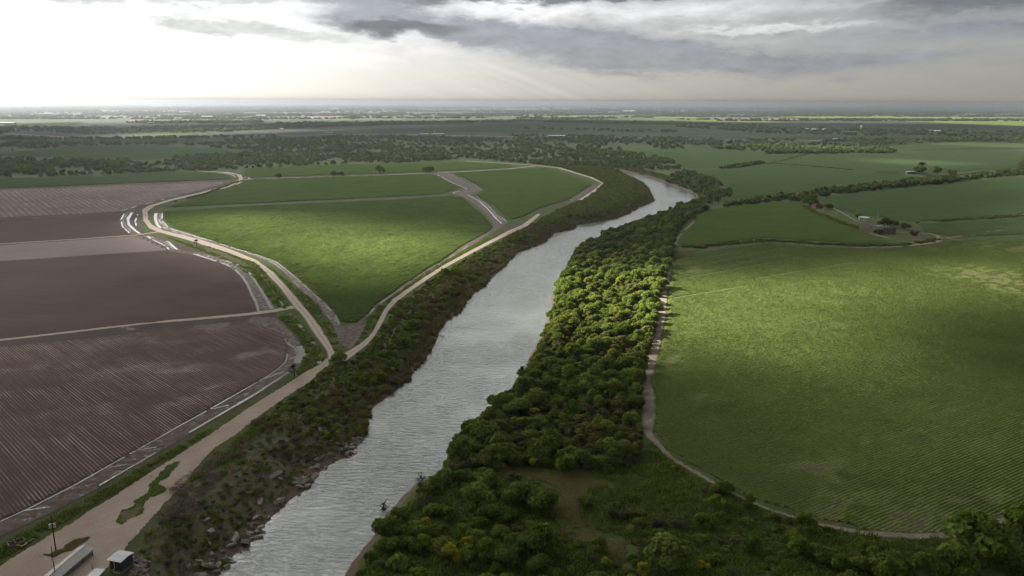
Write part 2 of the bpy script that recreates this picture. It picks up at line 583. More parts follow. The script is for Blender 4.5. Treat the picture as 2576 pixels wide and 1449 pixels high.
def road_fn(t):
    p = t.pos()
    u = t.n('ShaderNodeAttribute', attribute_name='u').outputs['Fac']
    mid = t.noise(p, 0.12, 5, 0.6)
    fine = t.noise(p, 2.0, 4, 0.65)
    cc = t.mix(t.ss(mid, 0.3, 0.7), (0.42, 0.34, 0.285), (0.50, 0.415, 0.355))
    a = t.m('ABSOLUTE', t.m('SUBTRACT', u, 0.5))
    rut = t.m('MULTIPLY', t.ss(a, 0.08, 0.16), t.m('SUBTRACT', 1.0, t.ss(a, 0.24, 0.34)))
    edge_ = t.ss(t.m('ADD', a, t.m('MULTIPLY', t.m('SUBTRACT', mid, 0.5), 0.22)), 0.36, 0.46)
    cc = t.mix(t.m('MULTIPLY', edge_, 0.75), cc, (0.20, 0.165, 0.115))
    mid_ = t.m('SUBTRACT', 1.0, t.ss(a, 0.03, 0.09))
    cc = t.mix(t.m('MULTIPLY', mid_, t.m('MULTIPLY', t.ss(mid, 0.4, 0.6), 0.7)), cc, (0.24, 0.205, 0.145))
    cc = t.mix(t.m('MULTIPLY', rut, 0.65), cc, (0.56, 0.475, 0.41))
    k = t.m('ADD', 0.78, t.m('MULTIPLY', fine, 0.44))
    cc = t.mix(1.0, cc, t.comb(k, k, k), 'MULTIPLY')
    return principled(t, cc, 0.92, 0.15, bump(t, fine, 0.4, 0.15))


def yard_fn(t):
    p = t.pos()
    st = t.n('ShaderNodeVectorRotate', rotation_type='Z_AXIS')
    t.put(st.inputs['Vector'], p)
    st.inputs['Angle'].default_value = -0.93
    mid = t.noise(p, 0.08, 5, 0.6)
    fine = t.noise(p, 1.8, 4, 0.65)
    sn = t.noise(t.scale(st.outputs[0], (0.05, 0.9, 0)), 1.0, 4, 0.6)
    cc = t.mix(t.ss(mid, 0.25, 0.75), (0.40, 0.315, 0.262), (0.49, 0.40, 0.34))
    cc = t.mix(t.m('MULTIPLY', t.ss(sn, 0.5, 0.7), 0.5), cc, (0.33, 0.26, 0.22))
    k = t.m('ADD', 0.8, t.m('MULTIPLY', fine, 0.4))
    cc = t.mix(1.0, cc, t.comb(k, k, k), 'MULTIPLY')
    return principled(t, cc, 0.93, 0.12, bump(t, fine, 0.4, 0.15))


def sand_fn(t):
    p = t.pos()
    u = t.n('ShaderNodeAttribute', attribute_name='u').outputs['Fac']
    mid = t.noise(p, 0.16, 5, 0.65)
    fine = t.noise(p, 1.6, 4, 0.65)
    cc = t.mix(t.ss(mid, 0.3, 0.7), (0.175, 0.140, 0.116), (0.285, 0.238, 0.204))
    a = t.m('ABSOLUTE', t.m('SUBTRACT', u, 0.5))
    gr = t.m('ADD', t.m('MULTIPLY', a, 0.9), t.m('MULTIPLY', t.m('ADD', fine, mid), 0.5))
    cc = t.mix(t.ss(gr, 0.78, 0.95), cc, (0.10, 0.125, 0.045))
    k = t.m('ADD', 0.7, t.m('MULTIPLY', fine, 0.6))
    cc = t.mix(1.0, cc, t.comb(k, k, k), 'MULTIPLY')
    return principled(t, cc, 0.93, 0.12, bump(t, fine, 0.5, 0.2))


def mud_fn(t):
    p = t.pos()
    mid = t.noise(p, 0.35, 5, 0.6)
    fine = t.noise(p, 2.2, 4, 0.65)
    cc = t.mix(t.ss(mid, 0.3, 0.7), (0.078, 0.053, 0.043), (0.140, 0.104, 0.088))
    wf = t.ss(t.noise(p, 0.5, 4, 0.6), 0.52, 0.66)
    return principled(t, cc, t.m('SUBTRACT', 0.9, t.m('MULTIPLY', wf, 0.45)), 0.25, bump(t, fine, 0.6, 0.3))


def river_fn(t):
    p = t.pos()
    st = t.n('ShaderNodeVectorRotate', rotation_type='Z_AXIS')
    t.put(st.inputs['Vector'], p)
    st.inputs['Angle'].default_value = 0.12
    q = st.outputs[0]
    a = t.noise(t.scale(q, (0.28, 0.85, 0)), 1.0, 4, 0.6, 0.6)
    b = t.noise(t.scale(q, (0.9, 2.4, 0)), 1.0, 3, 0.6, 0.4)
    calm = t.noise(t.scale(q, (0.02, 0.012, 0)), 1.0, 4, 0.6)
    am = t.m('ADD', 0.35, t.m('MULTIPLY', t.ss(calm, 0.3, 0.65), 0.9))
    shel = t.m('SUBTRACT', 1.0, t.m('MULTIPLY', t.ss(t.xyz(p)[1], 330.0, 800.0), 0.7))   # sheltered, calmer water up the bend
    am = t.m('MULTIPLY', am, shel)
    h = t.m('MULTIPLY', t.m('ADD', a, t.m('MULTIPLY', b, 0.35)), am)
    return principled(t, (0.150, 0.170, 0.132), 0.05, 1.0, bump(t, h, 1.0, 0.40))


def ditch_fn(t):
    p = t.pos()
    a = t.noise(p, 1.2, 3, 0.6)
    return principled(t, (0.31, 0.28, 0.255), 0.06, 1.0, bump(t, a, 0.5, 0.05))  # pale base colour stands in for reflected bright sky


MT = dict(
    ground=material('ground', ground_fn),
    river=material('river_water', river_fn),
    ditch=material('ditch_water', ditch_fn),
    road=material('dirt_road', road_fn),
    yard=material('packed_dirt', yard_fn),
    mud=material('wet_mud', mud_fn),
    sand=material('sandy_track', sand_fn),
    mud_dry=material('bare_soil', soil_fn((0.062, 0.043, 0.037), (0.10, 0.074, 0.064), 0.0)),
    crop_near=material('crop_rows', crop_fn((0.165, 0.215, 0.064), (0.232, 0.292, 0.092), (0.140, 0.115, 0.088), 0.02, 0.22)),
    crop_cane=material('tall_crop', crop_fn((0.076, 0.120, 0.033), (0.116, 0.164, 0.044), (0.06, 0.075, 0.03), 0.05, 0.5)),
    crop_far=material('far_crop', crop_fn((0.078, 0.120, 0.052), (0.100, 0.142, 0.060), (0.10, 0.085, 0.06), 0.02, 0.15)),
    crop_bright=material('bright_crop', crop_fn((0.13, 0.19, 0.05), (0.17, 0.23, 0.07), (0.10, 0.085, 0.06), 0.02, 0.15)),  # brighter copy of the far crop, sunlight put into its colour
    soil_row=material('ridged_soil', soil_fn((0.086, 0.052, 0.040), (0.114, 0.072, 0.058), 0.4, None, 0.9, 0.8)),
    soil_dark=material('dark_soil', soil_fn((0.068, 0.040, 0.031), (0.090, 0.057, 0.046), 0.0, (0.15, 0.38))),
    soil_light=material('light_soil', soil_fn((0.21, 0.168, 0.155), (0.25, 0.203, 0.188), 0.1, (0.15, 0.12))),
    soil_wet=material('striped_wet_soil', soil_fn((0.125, 0.094, 0.082), (0.170, 0.132, 0.116), 0.15, None, 0.9, 0.5)),
    stubble=material('stubble', soil_fn((0.105, 0.08, 0.06), (0.135, 0.105, 0.08), 0.0, (0.1, 0.1))),
    dry_grass=material('dry_grass', crop_fn((0.115, 0.108, 0.046), (0.15, 0.135, 0.06), (0.09, 0.085, 0.04), -1, 0)),
    lawn=material('green_verge', crop_fn((0.075, 0.115, 0.030), (0.125, 0.165, 0.050), (0.24, 0.195, 0.15), 0.0, 0.12)),
    concrete=plain('broken_concrete', (0.45, 0.40, 0.36), 0.9, 0.2, 0.6, 0.6),
    bark=plain('bark', (0.09, 0.072, 0.058), 0.9, 0.1, 0.5, 3),
    twig=plain('dead_twigs', (0.30, 0.235, 0.205), 0.9, 0.1, 0.6, 2),
    green=leafy('tree_leaves', (0.115, 0.170, 0.045), (0.210, 0.245, 0.072)),
    olive=leafy('olive_leaves', (0.140, 0.160, 0.062), (0.200, 0.200, 0.088)),
    lime=leafy('lime_leaves', (0.140, 0.205, 0.045), (0.180, 0.225, 0.045)),
    yellow=leafy('yellow_blossom', (0.36, 0.32, 0.040), (0.27, 0.28, 0.045)),
    reed=leafy('reed_blades', (0.215, 0.182, 0.118), (0.180, 0.165, 0.085), 0.2),
    grass=leafy('grass_tufts', (0.105, 0.155, 0.040), (0.170, 0.215, 0.062)),
    palmleaf=leafy('palm_fronds', (0.035, 0.055, 0.022), (0.045, 0.065, 0.028), 0.2),
    farleaf=leafy('far_leaves', (0.100, 0.140, 0.070), (0.175, 0.208, 0.098), 0.48),
    distleaf=leafy('distant_leaves', (0.045, 0.058, 0.034), (0.080, 0.095, 0.050), 0.3),
    bare=plain('bare_branches', (0.15, 0.125, 0.115), 0.9, 0.1, 0.3, 2),
)

# ------------------------------------------------------------------ ground sheet
def axis(lo, hi, step, far_lo, far_hi, growth=1.22):
    v = list(np.arange(lo, hi + step, step))
    s_ = step
    while v[-1] < far_hi:
        s_ *= growth
        v.append(v[-1] + s_)
    s_ = step
    while v[0] > far_lo:
        s_ *= growth
        v.insert(0, v[0] - s_)
    return np.array(v)


gx, gy = axis(-140, 330, 2.6, -45000, 45000), axis(125, 1330, 3.2, -3000, 62000)
XX, YY = np.meshgrid(gx, gy)
ZZ = gz(XX.ravel(), YY.ravel()).reshape(XX.shape)
lump = (fbm(XX / 6, YY / 6, 21, 3) - 0.5) * 0.7
LBANK = np.concatenate([gps([(240, 1540), (300, 1450), (338, 1400), (392, 1308), (450, 1235), (520, 1195), (585, 1150), (660, 1095), (740, 1030), (800, 985), (850, 940), (900, 910), (960, 850), (1000, 790),
                            (1060, 740), (1150, 680), (1270, 615), (1365, 555), (1450, 520), (1530, 440)]), LW[::-1]])
lbank = smooth(-sdist(XX.ravel(), YY.ravel(), LBANK), -3, 6)
onriver = sdist(XX.ravel(), YY.ravel(), RIV).reshape(XX.shape)
ZZ = ZZ + np.where((onriver > 1.5) & (onriver < 26), lump * smooth(onriver, 1.5, 5) * (1 - smooth(onriver, 18, 26)) * 1.4, 0)
nx_, ny_ = len(gx), len(gy)
idx = np.arange(nx_ * ny_).reshape(ny_, nx_)
Fg = np.stack([idx[:-1, :-1], idx[:-1, 1:], idx[1:, 1:], idx[1:, :-1]], -1).reshape(-1, 4)
g = link('ground', mesh_np('ground', np.stack([XX, YY, ZZ], -1).reshape(-1, 3), Fg, {'lbank': lbank.astype(np.float32)}, True), MT['ground'])
tag(g, 'flat river plain of grass, scrub and bare earth reaching the horizon', None, None, 'structure')


def poly_sheet(name, P, z, mat, grid=None):
    """flat polygon at height z above the level ground"""
    import bmesh
    bm = bmesh.new()
    f = bm.faces.new([bm.verts.new((p[0], p[1], z)) for p in P])
    bmesh.ops.triangulate(bm, faces=[f])
    bmesh.ops.recalc_face_normals(bm, faces=bm.faces)
    if bm.faces and sum(q.normal.z for q in bm.faces) < 0:
        bmesh.ops.reverse_faces(bm, faces=bm.faces)
    me = bpy.data.meshes.new(name)
    bm.to_mesh(me)
    bm.free()
    return link(name, me, mat)


def grow(P, d=3.0):
    """river water sheet reaches a little into the bank"""
    return P


# water surface: strip between the two banks, a little wider than the river so that the bank cuts it
def resample(P, n):
    P = np.asarray(P, float)
    s_ = np.concatenate([[0], np.cumsum(np.linalg.norm(np.diff(P, axis=0), axis=1))])
    q = np.linspace(0, s_[-1], n)
    return np.stack([np.interp(q, s_, P[:, i]) for i in range(P.shape[1])], -1)


x0, x1, y0, y1 = *RIV[:, 0][[RIV[:, 0].argmin(), RIV[:, 0].argmax()]], RIV[:, 1].min(), RIV[:, 1].max()
step = 4.0
wx, wy = np.arange(x0 - 8, x1 + 8, step), np.arange(y0 - 8, y1 + 8, step)
cxx, cyy = np.meshgrid(wx + step / 2, wy + step / 2)
keep = (sdist(cxx.ravel(), cyy.ravel(), RIV) < 5.0).reshape(cxx.shape)


def cells_mesh(name, wx, wy, keep, zfun):
    nX, nY = len(wx) + 1, len(wy) + 1
    ids = np.arange(nX * nY).reshape(nY, nX)
    jj, ii = np.nonzero(keep)
    F = np.stack([ids[jj, ii], ids[jj, ii + 1], ids[jj + 1, ii + 1], ids[jj + 1, ii]], -1)
    used, inv = np.unique(F, return_inverse=True)
    gxx = np.append(wx, wx[-1] + (wx[1] - wx[0]))
    gyy = np.append(wy, wy[-1] + (wy[1] - wy[0]))
    X, Y = gxx[used % nX], gyy[used // nX]
    return mesh_np(name, np.stack([X, Y, zfun(X, Y)], -1), inv.reshape(-1, 4))


rv = link('river', cells_mesh('river', wx, wy, keep, lambda X, Y: np.full(X.shape, WATER_Z)), MT['river'])
tag(rv, 'wide silvery green river winding away from the viewer', None, None, 'structure')


# ------------------------------------------------------------------ fields
def crop(name, px, mat, h, along, du, dv, row=0.0, rough=0.3, label='', kind='stuff', bare=None, z0=0.03, seed=1, edge=1.0, gaps=0.0, follow=False):
    """planted or ploughed field: a relief of rows (row = row spacing in m, 0 for a closed canopy)
    along: two pixels that lie on one row"""
    P = gps(px)
    a, b = gp(*along[0]), gp(*along[1])
    d = (b - a) / np.linalg.norm(b - a)
    nrm = np.array((-d[1], d[0]))
    U, V = P @ d, P @ nrm
    us, vs = np.arange(U.min(), U.max() + du, du), np.arange(V.min(), V.max() + dv, dv)
    uu, vv = np.meshgrid(us, vs)
    x, y = uu * d[0] + vv * nrm[0], uu * d[1] + vv * nrm[1]
    sd = sdist(x.ravel(), y.ravel(), P).reshape(x.shape)
    sd = sd + (fbm(x / 4, y / 4, seed + 5, 2) - 0.5) * 2.5 * edge
    ins = sd < 0
    kp = ins[:-1, :-1] & ins[1:, :-1] & ins[:-1, 1:] & ins[1:, 1:]
    ids = np.arange(x.size).reshape(x.shape)
    F = np.stack([ids[:-1, :-1][kp], ids[:-1, 1:][kp], ids[1:, 1:][kp], ids[1:, :-1][kp]], -1)
    if row > 0:
        rr = 0.5 + 0.5 * np.cos(2 * np.pi * vv / row)
        prof = rr ** 0.8
    else:
        prof = np.full(x.shape, 0.75)
    tuft = vnoise(uu / 1.3 + np.floor(vv / row) * 7.31, np.floor(vv / row) * 1.0, seed) if row else 0.5 * vnoise(uu / 3.2, vv / 1.3, seed) + 0.5 * vnoise(uu / 1.1, vv / 0.9, seed + 1)
    big = fbm(x / 9, y / 9, seed + 2, 3)
    hh = prof * (1 - rough) + prof * rough * 1.3 * tuft + (big - 0.5) * rough * 0.7
    if bare is not None:
        hh = hh * (1 - bare(x, y))
    if gaps:
        hh = hh * (1 - 0.9 * smooth(fbm(x / 6 + 40, y / 6, seed + 9, 3), gaps, gaps + 0.08))
    lift = np.clip(hh, 0, 1.6)
    z = z0 + h * lift * (0.25 + 0.75 * smooth(-sd, 0, 1.2))
    if follow:
        z = z + gz(x.ravel(), y.ravel()).reshape(z.shape)
    used, inv = np.unique(F, return_inverse=True)
    me = mesh_np(name, np.stack([x.ravel()[used], y.ravel()[used], z.ravel()[used]], -1), inv.reshape(-1, 4),
                 {'lift': lift.ravel()[used].astype(np.float32), 'across': (vv.ravel()[used] / max(row, 1e-3) if row else vv.ravel()[used] * 0).astype(np.float32),
                  'along': uu.ravel()[used].astype(np.float32)}, True)
    o = link(name, me, MT[mat])
    tag(o, label, None, None, kind)
    return o


LB = gps([(-80, 455), (560, 446), (575, 464), (400, 514), (352, 535), (350, 560), (368, 590), (430, 607), (560, 652), (640, 692), (690, 775), (700, 800), (760, 860), (768, 890), (742, 930),
          (640, 1000), (475, 1097), (250, 1230), (100, 1308), (-80, 1392)])
tag(poly_sheet('bare_soil', LB, 0.015, MT['mud_dry']), 'bare brown soil between and around the ploughed fields', None, None, 'structure')

# near right field, cotton-like rows
R1 = [(1690, 672), (1700, 655), (1763, 634), (1932, 612), (2107, 625), (2232, 627), (2357, 615), (2400, 603), (2700, 612), (2700, 1215),
      (2576, 1270), (2457, 1330), (2407, 1342), (2307, 1342), (2182, 1332), (2082, 1312), (1932, 1266), (1863, 1240), (1763, 1184),
      (1678, 1134), (1650, 1096), (1643, 1055), (1655, 1007), (1634, 962), (1646, 924), (1660, 864), (1676, 807), (1684, 740)]
R1_ROW = ((2244, 1294), (2482, 1192))
bare_pts = [(2250, 1300, 14), (2320, 1315, 10), (2150, 1285, 10), (2520, 1290, 12), (2480, 690, 25), (2560, 720, 20), (2560, 625, 30),
            (1760, 1000, 5), (1745, 680, 8), (2060, 1180, 8), (1690, 905, 6)]
bare_w = [(gp(a, b), r) for a, b, r in bare_pts]


def r1_bare(x, y):
    m_ = np.zeros(x.shape)
    for q, r in bare_w:
        m_ = np.maximum(m_, np.exp(-((x - q[0]) ** 2 + (y - q[1]) ** 2) / (r * r)) * 1.1)
    return np.clip(m_ * smooth(fbm(x / 4, y / 4, 77, 4), 0.35, 0.7), 0, 0.8)


LANE = [((1713, 662), (1932, 616)), ((1735, 672), (1990, 620)), ((1760, 683), (2060, 624)), ((1700, 690), (1960, 640)), ((1720, 700), (2010, 648)), ((1690, 750), (1860, 722)), ((1900, 700), (2150, 660))]
LANE_W = [(gp(*a), gp(*b)) for a, b in LANE]


def r1_lanes(x, y):
    m_ = np.zeros(x.shape)
    far = y > gp(1700, 770)[1]
    if far.any():
        for a, b in LANE_W:
            m_[far] = np.maximum(m_[far], np.clip(1.3 - seg_dist(x[far], y[far], np.array([a, b])), 0, 0.85))
    return m_


crop('row_crop', R1, 'crop_near', 0.48, R1_ROW, 1.1, 0.26, 1.04, 0.45,
     'big sunlit field of low green row crop right of the riverside wood', bare=lambda x, y: np.maximum(r1_bare(x, y), r1_lanes(x, y)))

# field between the two roads, close standing crop
FA = [(855, 811), (900, 811), (919, 796), (944, 768), (989, 736), (1009, 721), (1069, 681), (1119, 651), (1169, 616), (1234, 580),
      (1239, 570), (1219, 545), (1186, 517), (1164, 497), (1131, 494), (969, 504), (644, 518), (412, 533), (411, 552), (430, 571),
      (500, 594), (550, 611), (644, 639), (694, 656), (726, 681), (779, 723), (819, 761), (844, 788)]
crop('tall_crop', FA, 'crop_cane', 1.0, ((500, 560), (1100, 530)), 0.8, 0.7, 0.0, 0.9,
     'bright green closed crop filling the wedge between the two levee roads', seed=3)
FB = [(418, 522), (525, 487), (610, 460), (612, 455), (644, 451), (844, 445), (1069, 438), (1094, 441), (1156, 472), (1121, 484),
      (1115, 488), (969, 496), (644, 511)]
crop('tall_crop', FB, 'crop_cane', 1.1, ((500, 505), (1100, 480)), 2.0, 2.0, 0, 0.4,
     'green crop strip behind the sunlit wedge, before the tree lined track', seed=4)
FC = [(618, 447), (606, 436), (622, 426), (794, 417), (1156, 407), (1288, 414), (1288, 421), (1069, 432.5), (800, 441)]
crop('tall_crop', FC, 'crop_cane', 1.1, ((644, 440), (1100, 425)), 3.0, 3.0, 0, 0.4,
     'farthest narrow green crop strip at the foot of the scrub wood', seed=5)
FD = [(1138, 436), (1288, 427.5), (1338, 424), (1383, 423), (1428, 439), (1478, 457), (1490, 465), (1460, 484), (1432, 503),
      (1360, 524), (1325, 543), (1280, 554), (1248, 522), (1195, 490), (1218, 477), (1174, 452)]
crop('tall_crop', FD, 'crop_cane', 1.0, ((1200, 480), (1400, 470)), 1.8, 1.8, 0, 0.4,
     'rounded green field inside the river bend beyond the muddy ditch', seed=6)
FJ = [(-60, 452), (0, 449), (225, 443), (462, 433), (560, 437), (584, 446), (582, 451), (250, 464), (-60, 477)]
crop('tall_crop', FJ, 'crop_far', 0.9, ((0, 460), (400, 445)), 3, 3, 0, 0.3, 'dull green field strip above the striped wet field', seed=7)
FK = [(-60, 392), (0, 386), (175, 372), (375, 367), (520, 374), (690, 386), (560, 388), (375, 402), (275, 398), (0, 393)]
crop('tall_crop', FK, 'crop_far', 0.9, ((0, 390), (400, 385)), 5, 5, 0, 0.3, 'long green field enclosed by scrub at the left', seed=8)
R2 = [(1716, 587), (1748, 556), (1741, 535), (1813, 523), (1932, 511), (2020, 506), (2026, 522), (2132, 564), (2205, 594), (2232, 604),
      (2228, 612), (2160, 613), (2086, 608), (2012, 604), (1932, 598), (1850, 606), (1760, 618), (1712, 616), (1700, 605)]
crop('tall_crop', R2, 'crop_cane', 0.7, ((1760, 600), (1932, 575)), 1.6, 1.6, 0, 0.35, 'green field bounded by the curved hedge bank below the farm', seed=9)
R3 = [(2049, 502), (2157, 486), (2407, 461), (2700, 434), (2700, 532), (2576, 539), (2400, 551), (2297, 557), (2230, 548), (2150, 540), (2092, 522)]
crop('tall_crop', R3, 'crop_far', 0.7, ((2100, 510), (2500, 470)), 2.5, 2.5, 0, 0.35, 'wide green field behind the farm buildings', seed=10)
R4 = [(2307, 563), (2576, 547), (2700, 540), (2700, 600), (2576, 590), (2420, 596), (2382, 593), (2322, 583)]
crop('tall_crop', R4, 'crop_far', 0.6, ((2320, 575), (2576, 560)), 2, 2, 0, 0.35, 'patchy green field right of the farm track', seed=11, gaps=0.6)
R5 = [(1723, 427), (1808, 427), (1923, 414), (1935, 412), (2264, 439), (2285, 443), (2290, 452), (2157, 470), (2024, 484), (1932, 494),
      (1850, 488), (1800, 450)]
crop('tall_crop', R5, 'crop_far', 0.7, ((1800, 440), (2200, 450)), 3, 3, 0, 0.3, 'dark green field beyond the hedge line on the right', seed=12)
R5b = [(1832, 492), (1870, 486), (1932, 497), (1850, 508), (1810, 505)]
crop('tall_crop', R5b, 'crop_far', 0.7, ((1840, 498), (1900, 492)), 3, 3, 0, 0.3, 'small green field patch left of the hedge near the bend', seed=13)
R6 = [(1500, 378), (1770, 374), (1900, 383), (2030, 387), (1928, 408), (1808, 423), (1720, 424), (1690, 402), (1600, 385)]
crop('tall_crop', R6, 'crop_far', 0.7, ((1600, 380), (1900, 390)), 4, 4, 0, 0.3, 'broad dull green field right of the far river bend', seed=14)
R7 = [(2040, 389), (2150, 386), (2380, 378), (2700, 374), (2700, 424), (2576, 421), (2300, 438), (2268, 436), (1940, 410)]
crop('tall_crop', R7, 'crop_far', 0.7, ((2000, 405), (2400, 400)), 4, 4, 0, 0.3, 'broad dull green field at the right with streaks of sun', seed=15)
R8 = [(2240, 366), (2430, 357), (2700, 362), (2700, 371), (2390, 375), (2200, 384)]
crop('tall_crop', R8, 'crop_far', 0.7, ((2300, 370), (2500, 365)), 6, 6, 0, 0.3, 'thin green field strip below the far right hedge', seed=16)

# left, ploughed earth
FE = [(-80, 879), (0, 872), (250, 849), (375, 831), (600, 806), (632, 810), (671, 827), (717, 849), (724, 880), (718, 914), (682, 939), (644, 962),
      (437, 1080), (410, 1095), (275, 1170), (185, 1221), (75, 1277), (0, 1311), (-120, 1370)]
E_ROW = ((212, 849), (375, 949))
crop('ploughed_field', FE, 'soil_row', 0.24, E_ROW, 1.5, 0.24, 0.96, 0.25, 'near brown field ploughed into fine ridges', 'structure', seed=21, edge=0.6)
FF = [(-80, 668), (0, 659), (422, 631.5), (475, 641), (550, 663), (598, 687), (618, 724), (640, 762), (646, 784), (-80, 862)]
crop('ploughed_field', FF, 'soil_dark', 0.12, ((0, 760), (500, 715)), 3, 1.5, 0, 0.8, 'smooth dark brown field above the narrow cross track', 'structure', seed=22, edge=0.5)
FG = [(-80, 620), (0, 616.5), (350, 593), (360, 596), (425, 627), (422, 630), (0, 657.5), (-80, 665)]
crop('ploughed_field', FG, 'soil_light', 0.1, ((0, 640), (400, 615)), 3, 2, 0, 0.6, 'pale brown fallow strip between two dark fields', 'structure', seed=23, edge=0.4)
FH = [(-80, 558), (0, 553), (306, 541), (300, 562), (330, 591), (0, 611.5), (-80, 615)]
crop('ploughed_field', FH, 'soil_dark', 0.1, ((0, 585), (300, 565)), 3, 2, 0, 0.7, 'dark brown field beside the upper bend of the levee road', 'structure', seed=24, edge=0.4)
FI = [(-80, 485), (0, 479), (250, 469), (560, 457), (566, 463), (425, 496), (300, 533), (0, 548), (-80, 553)]
crop('ploughed_field', FI, 'soil_wet', 0.16, ((125, 477), (200, 520)), 3, 1.3, 5.2, 0.3, 'grey brown field striped with wet furrows', 'structure', seed=25, edge=0.4)

# far strips of crop, fallow and sunlit fields
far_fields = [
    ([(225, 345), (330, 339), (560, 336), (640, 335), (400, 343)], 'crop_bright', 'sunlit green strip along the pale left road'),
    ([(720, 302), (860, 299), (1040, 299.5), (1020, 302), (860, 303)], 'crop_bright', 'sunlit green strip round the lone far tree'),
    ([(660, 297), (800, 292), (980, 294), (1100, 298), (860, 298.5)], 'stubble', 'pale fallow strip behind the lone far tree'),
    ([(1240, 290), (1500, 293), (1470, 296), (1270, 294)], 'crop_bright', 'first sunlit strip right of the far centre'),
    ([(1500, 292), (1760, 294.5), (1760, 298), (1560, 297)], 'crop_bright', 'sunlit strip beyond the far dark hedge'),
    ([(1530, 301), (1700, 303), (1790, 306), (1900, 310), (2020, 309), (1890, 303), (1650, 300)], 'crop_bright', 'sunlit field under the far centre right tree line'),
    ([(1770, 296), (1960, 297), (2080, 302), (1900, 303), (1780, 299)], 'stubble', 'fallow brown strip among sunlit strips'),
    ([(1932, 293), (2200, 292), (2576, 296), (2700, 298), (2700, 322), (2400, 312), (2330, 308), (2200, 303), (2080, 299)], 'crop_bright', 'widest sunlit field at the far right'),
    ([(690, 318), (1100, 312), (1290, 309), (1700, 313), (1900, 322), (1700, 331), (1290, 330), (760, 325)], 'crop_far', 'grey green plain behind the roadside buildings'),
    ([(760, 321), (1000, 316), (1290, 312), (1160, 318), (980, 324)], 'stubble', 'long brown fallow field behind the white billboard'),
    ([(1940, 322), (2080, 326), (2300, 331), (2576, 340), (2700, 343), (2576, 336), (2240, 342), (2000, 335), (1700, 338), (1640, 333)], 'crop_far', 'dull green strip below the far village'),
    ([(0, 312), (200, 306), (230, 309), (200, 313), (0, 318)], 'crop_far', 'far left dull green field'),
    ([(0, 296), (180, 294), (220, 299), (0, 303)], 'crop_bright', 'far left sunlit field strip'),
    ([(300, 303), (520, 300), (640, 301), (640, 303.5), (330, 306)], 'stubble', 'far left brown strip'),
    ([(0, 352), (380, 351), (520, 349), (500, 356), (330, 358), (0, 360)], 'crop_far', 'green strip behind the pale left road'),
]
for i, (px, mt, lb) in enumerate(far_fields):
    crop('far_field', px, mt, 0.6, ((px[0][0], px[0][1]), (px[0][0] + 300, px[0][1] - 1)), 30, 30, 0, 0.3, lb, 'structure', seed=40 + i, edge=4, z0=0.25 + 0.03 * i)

# ------------------------------------------------------------------ roads, tracks, mud and ditches
def ribbon(name, A, B, z, mat, n=160, k=5, wob=0.5, world=False, seed=0):
    A, B = (np.asarray(A), np.asarray(B)) if world else (gps(A), gps(B))
    A, B = resample(A, n), resample(B, n)
    if wob:
        s_ = np.arange(n)
        cd_ = (A - B) / np.maximum(np.linalg.norm(A - B, axis=1, keepdims=True), 0.01)
        A = A + cd_ * ((fbm(s_ * 0.9, s_ * 0.0, 5 + seed, 3) - 0.5) * 2 * wob)[:, None]
        B = B - cd_ * ((fbm(s_ * 0.9, s_ * 0.0 + 9, 6 + seed, 3) - 0.5) * 2 * wob)[:, None]
    u = np.linspace(0, 1, k)
    Pn = A[:, None] * (1 - u)[None, :, None] + B[:, None] * u[None, :, None]
    X, Y = Pn[..., 0].ravel(), Pn[..., 1].ravel()
    V = np.stack([X, Y, gz(X, Y) + z], -1)
    ids = np.arange(n * k).reshape(n, k)
    F = np.stack([ids[:-1, :-1], ids[1:, :-1], ids[1:, 1:], ids[:-1, 1:]], -1).reshape(-1, 4)
    a = V[F[0]]
    if np.cross(a[1] - a[0], a[2] - a[0])[2] < 0:
        F = F[:, ::-1]
    me = mesh_np(name, V, F, {'u': np.tile(u, n).astype(np.float32), 'lift': np.zeros(n * k, np.float32)}, True)
    return link(name, me, MT[mat])


def offset(C, wd):
    C = np.asarray(C)
    T = np.gradient(C, axis=0)
    T /= np.linalg.norm(T, axis=1, keepdims=True)
    N = np.stack([-T[:, 1], T[:, 0]], -1)
    wd = np.asarray(wd).reshape(-1, 1)
    return C + N * wd / 2, C - N * wd / 2


def track(name, px, wd, z, mat, n=120, wob=0.4, seed=0, k=5):
    C = resample(gps(px), n)
    wdn = np.interp(np.linspace(0, 1, n), np.linspace(0, 1, len(wd)), wd) if hasattr(wd, '__len__') else np.full(n, wd)
    A, B = offset(C, wdn)
    return ribbon(name, A, B, z, mat, n, k, wob, True, seed)


# main levee road: yard at the bottom left, junction, left branch, right branch
yard = ribbon('dirt_yard', [(-140, 1480), (0, 1424), (100, 1362), (175, 1319), (250, 1272), (375, 1192), (500, 1112), (538, 1087), (644, 1014),
                            (719, 969), (756, 944), (804, 917), (824, 900)],
              [(200, 1560), (262, 1437), (305, 1392), (330, 1360), (385, 1300), (425, 1255), (470, 1208), (500, 1169), (540, 1127), (588, 1097),
               (644, 1052), (714, 1002), (781, 959), (804, 939), (828, 918)], 0.08, 'yard', 220, 15, 0.6)
tag(yard, 'pinkish packed dirt road widening into the yard by the sheds', None, None, 'structure')
lb = ribbon('dirt_road', [(824, 906), (824, 887), (816, 874), (784, 832), (764, 799), (736, 770), (704, 724), (666, 685), (644, 662), (560, 632), (450, 598),
                          (400, 585), (375, 575), (360, 555), (357, 527), (375, 517), (425, 502), (500, 485), (575, 465), (602, 450), (595, 440), (550, 433.5), (500, 431)],
            [(850, 900), (842, 886), (836, 872), (804, 819), (779, 787), (749, 752), (724, 724), (689, 685), (644, 653.5), (575, 625), (500, 601), (412, 580),
             (382, 565), (373, 552), (372, 532), (390, 518), (440, 503), (525, 485), (582, 470), (612, 450), (607, 440), (575, 433), (500, 430)],
            0.12, 'road', 260, 7, 0.35, seed=2)
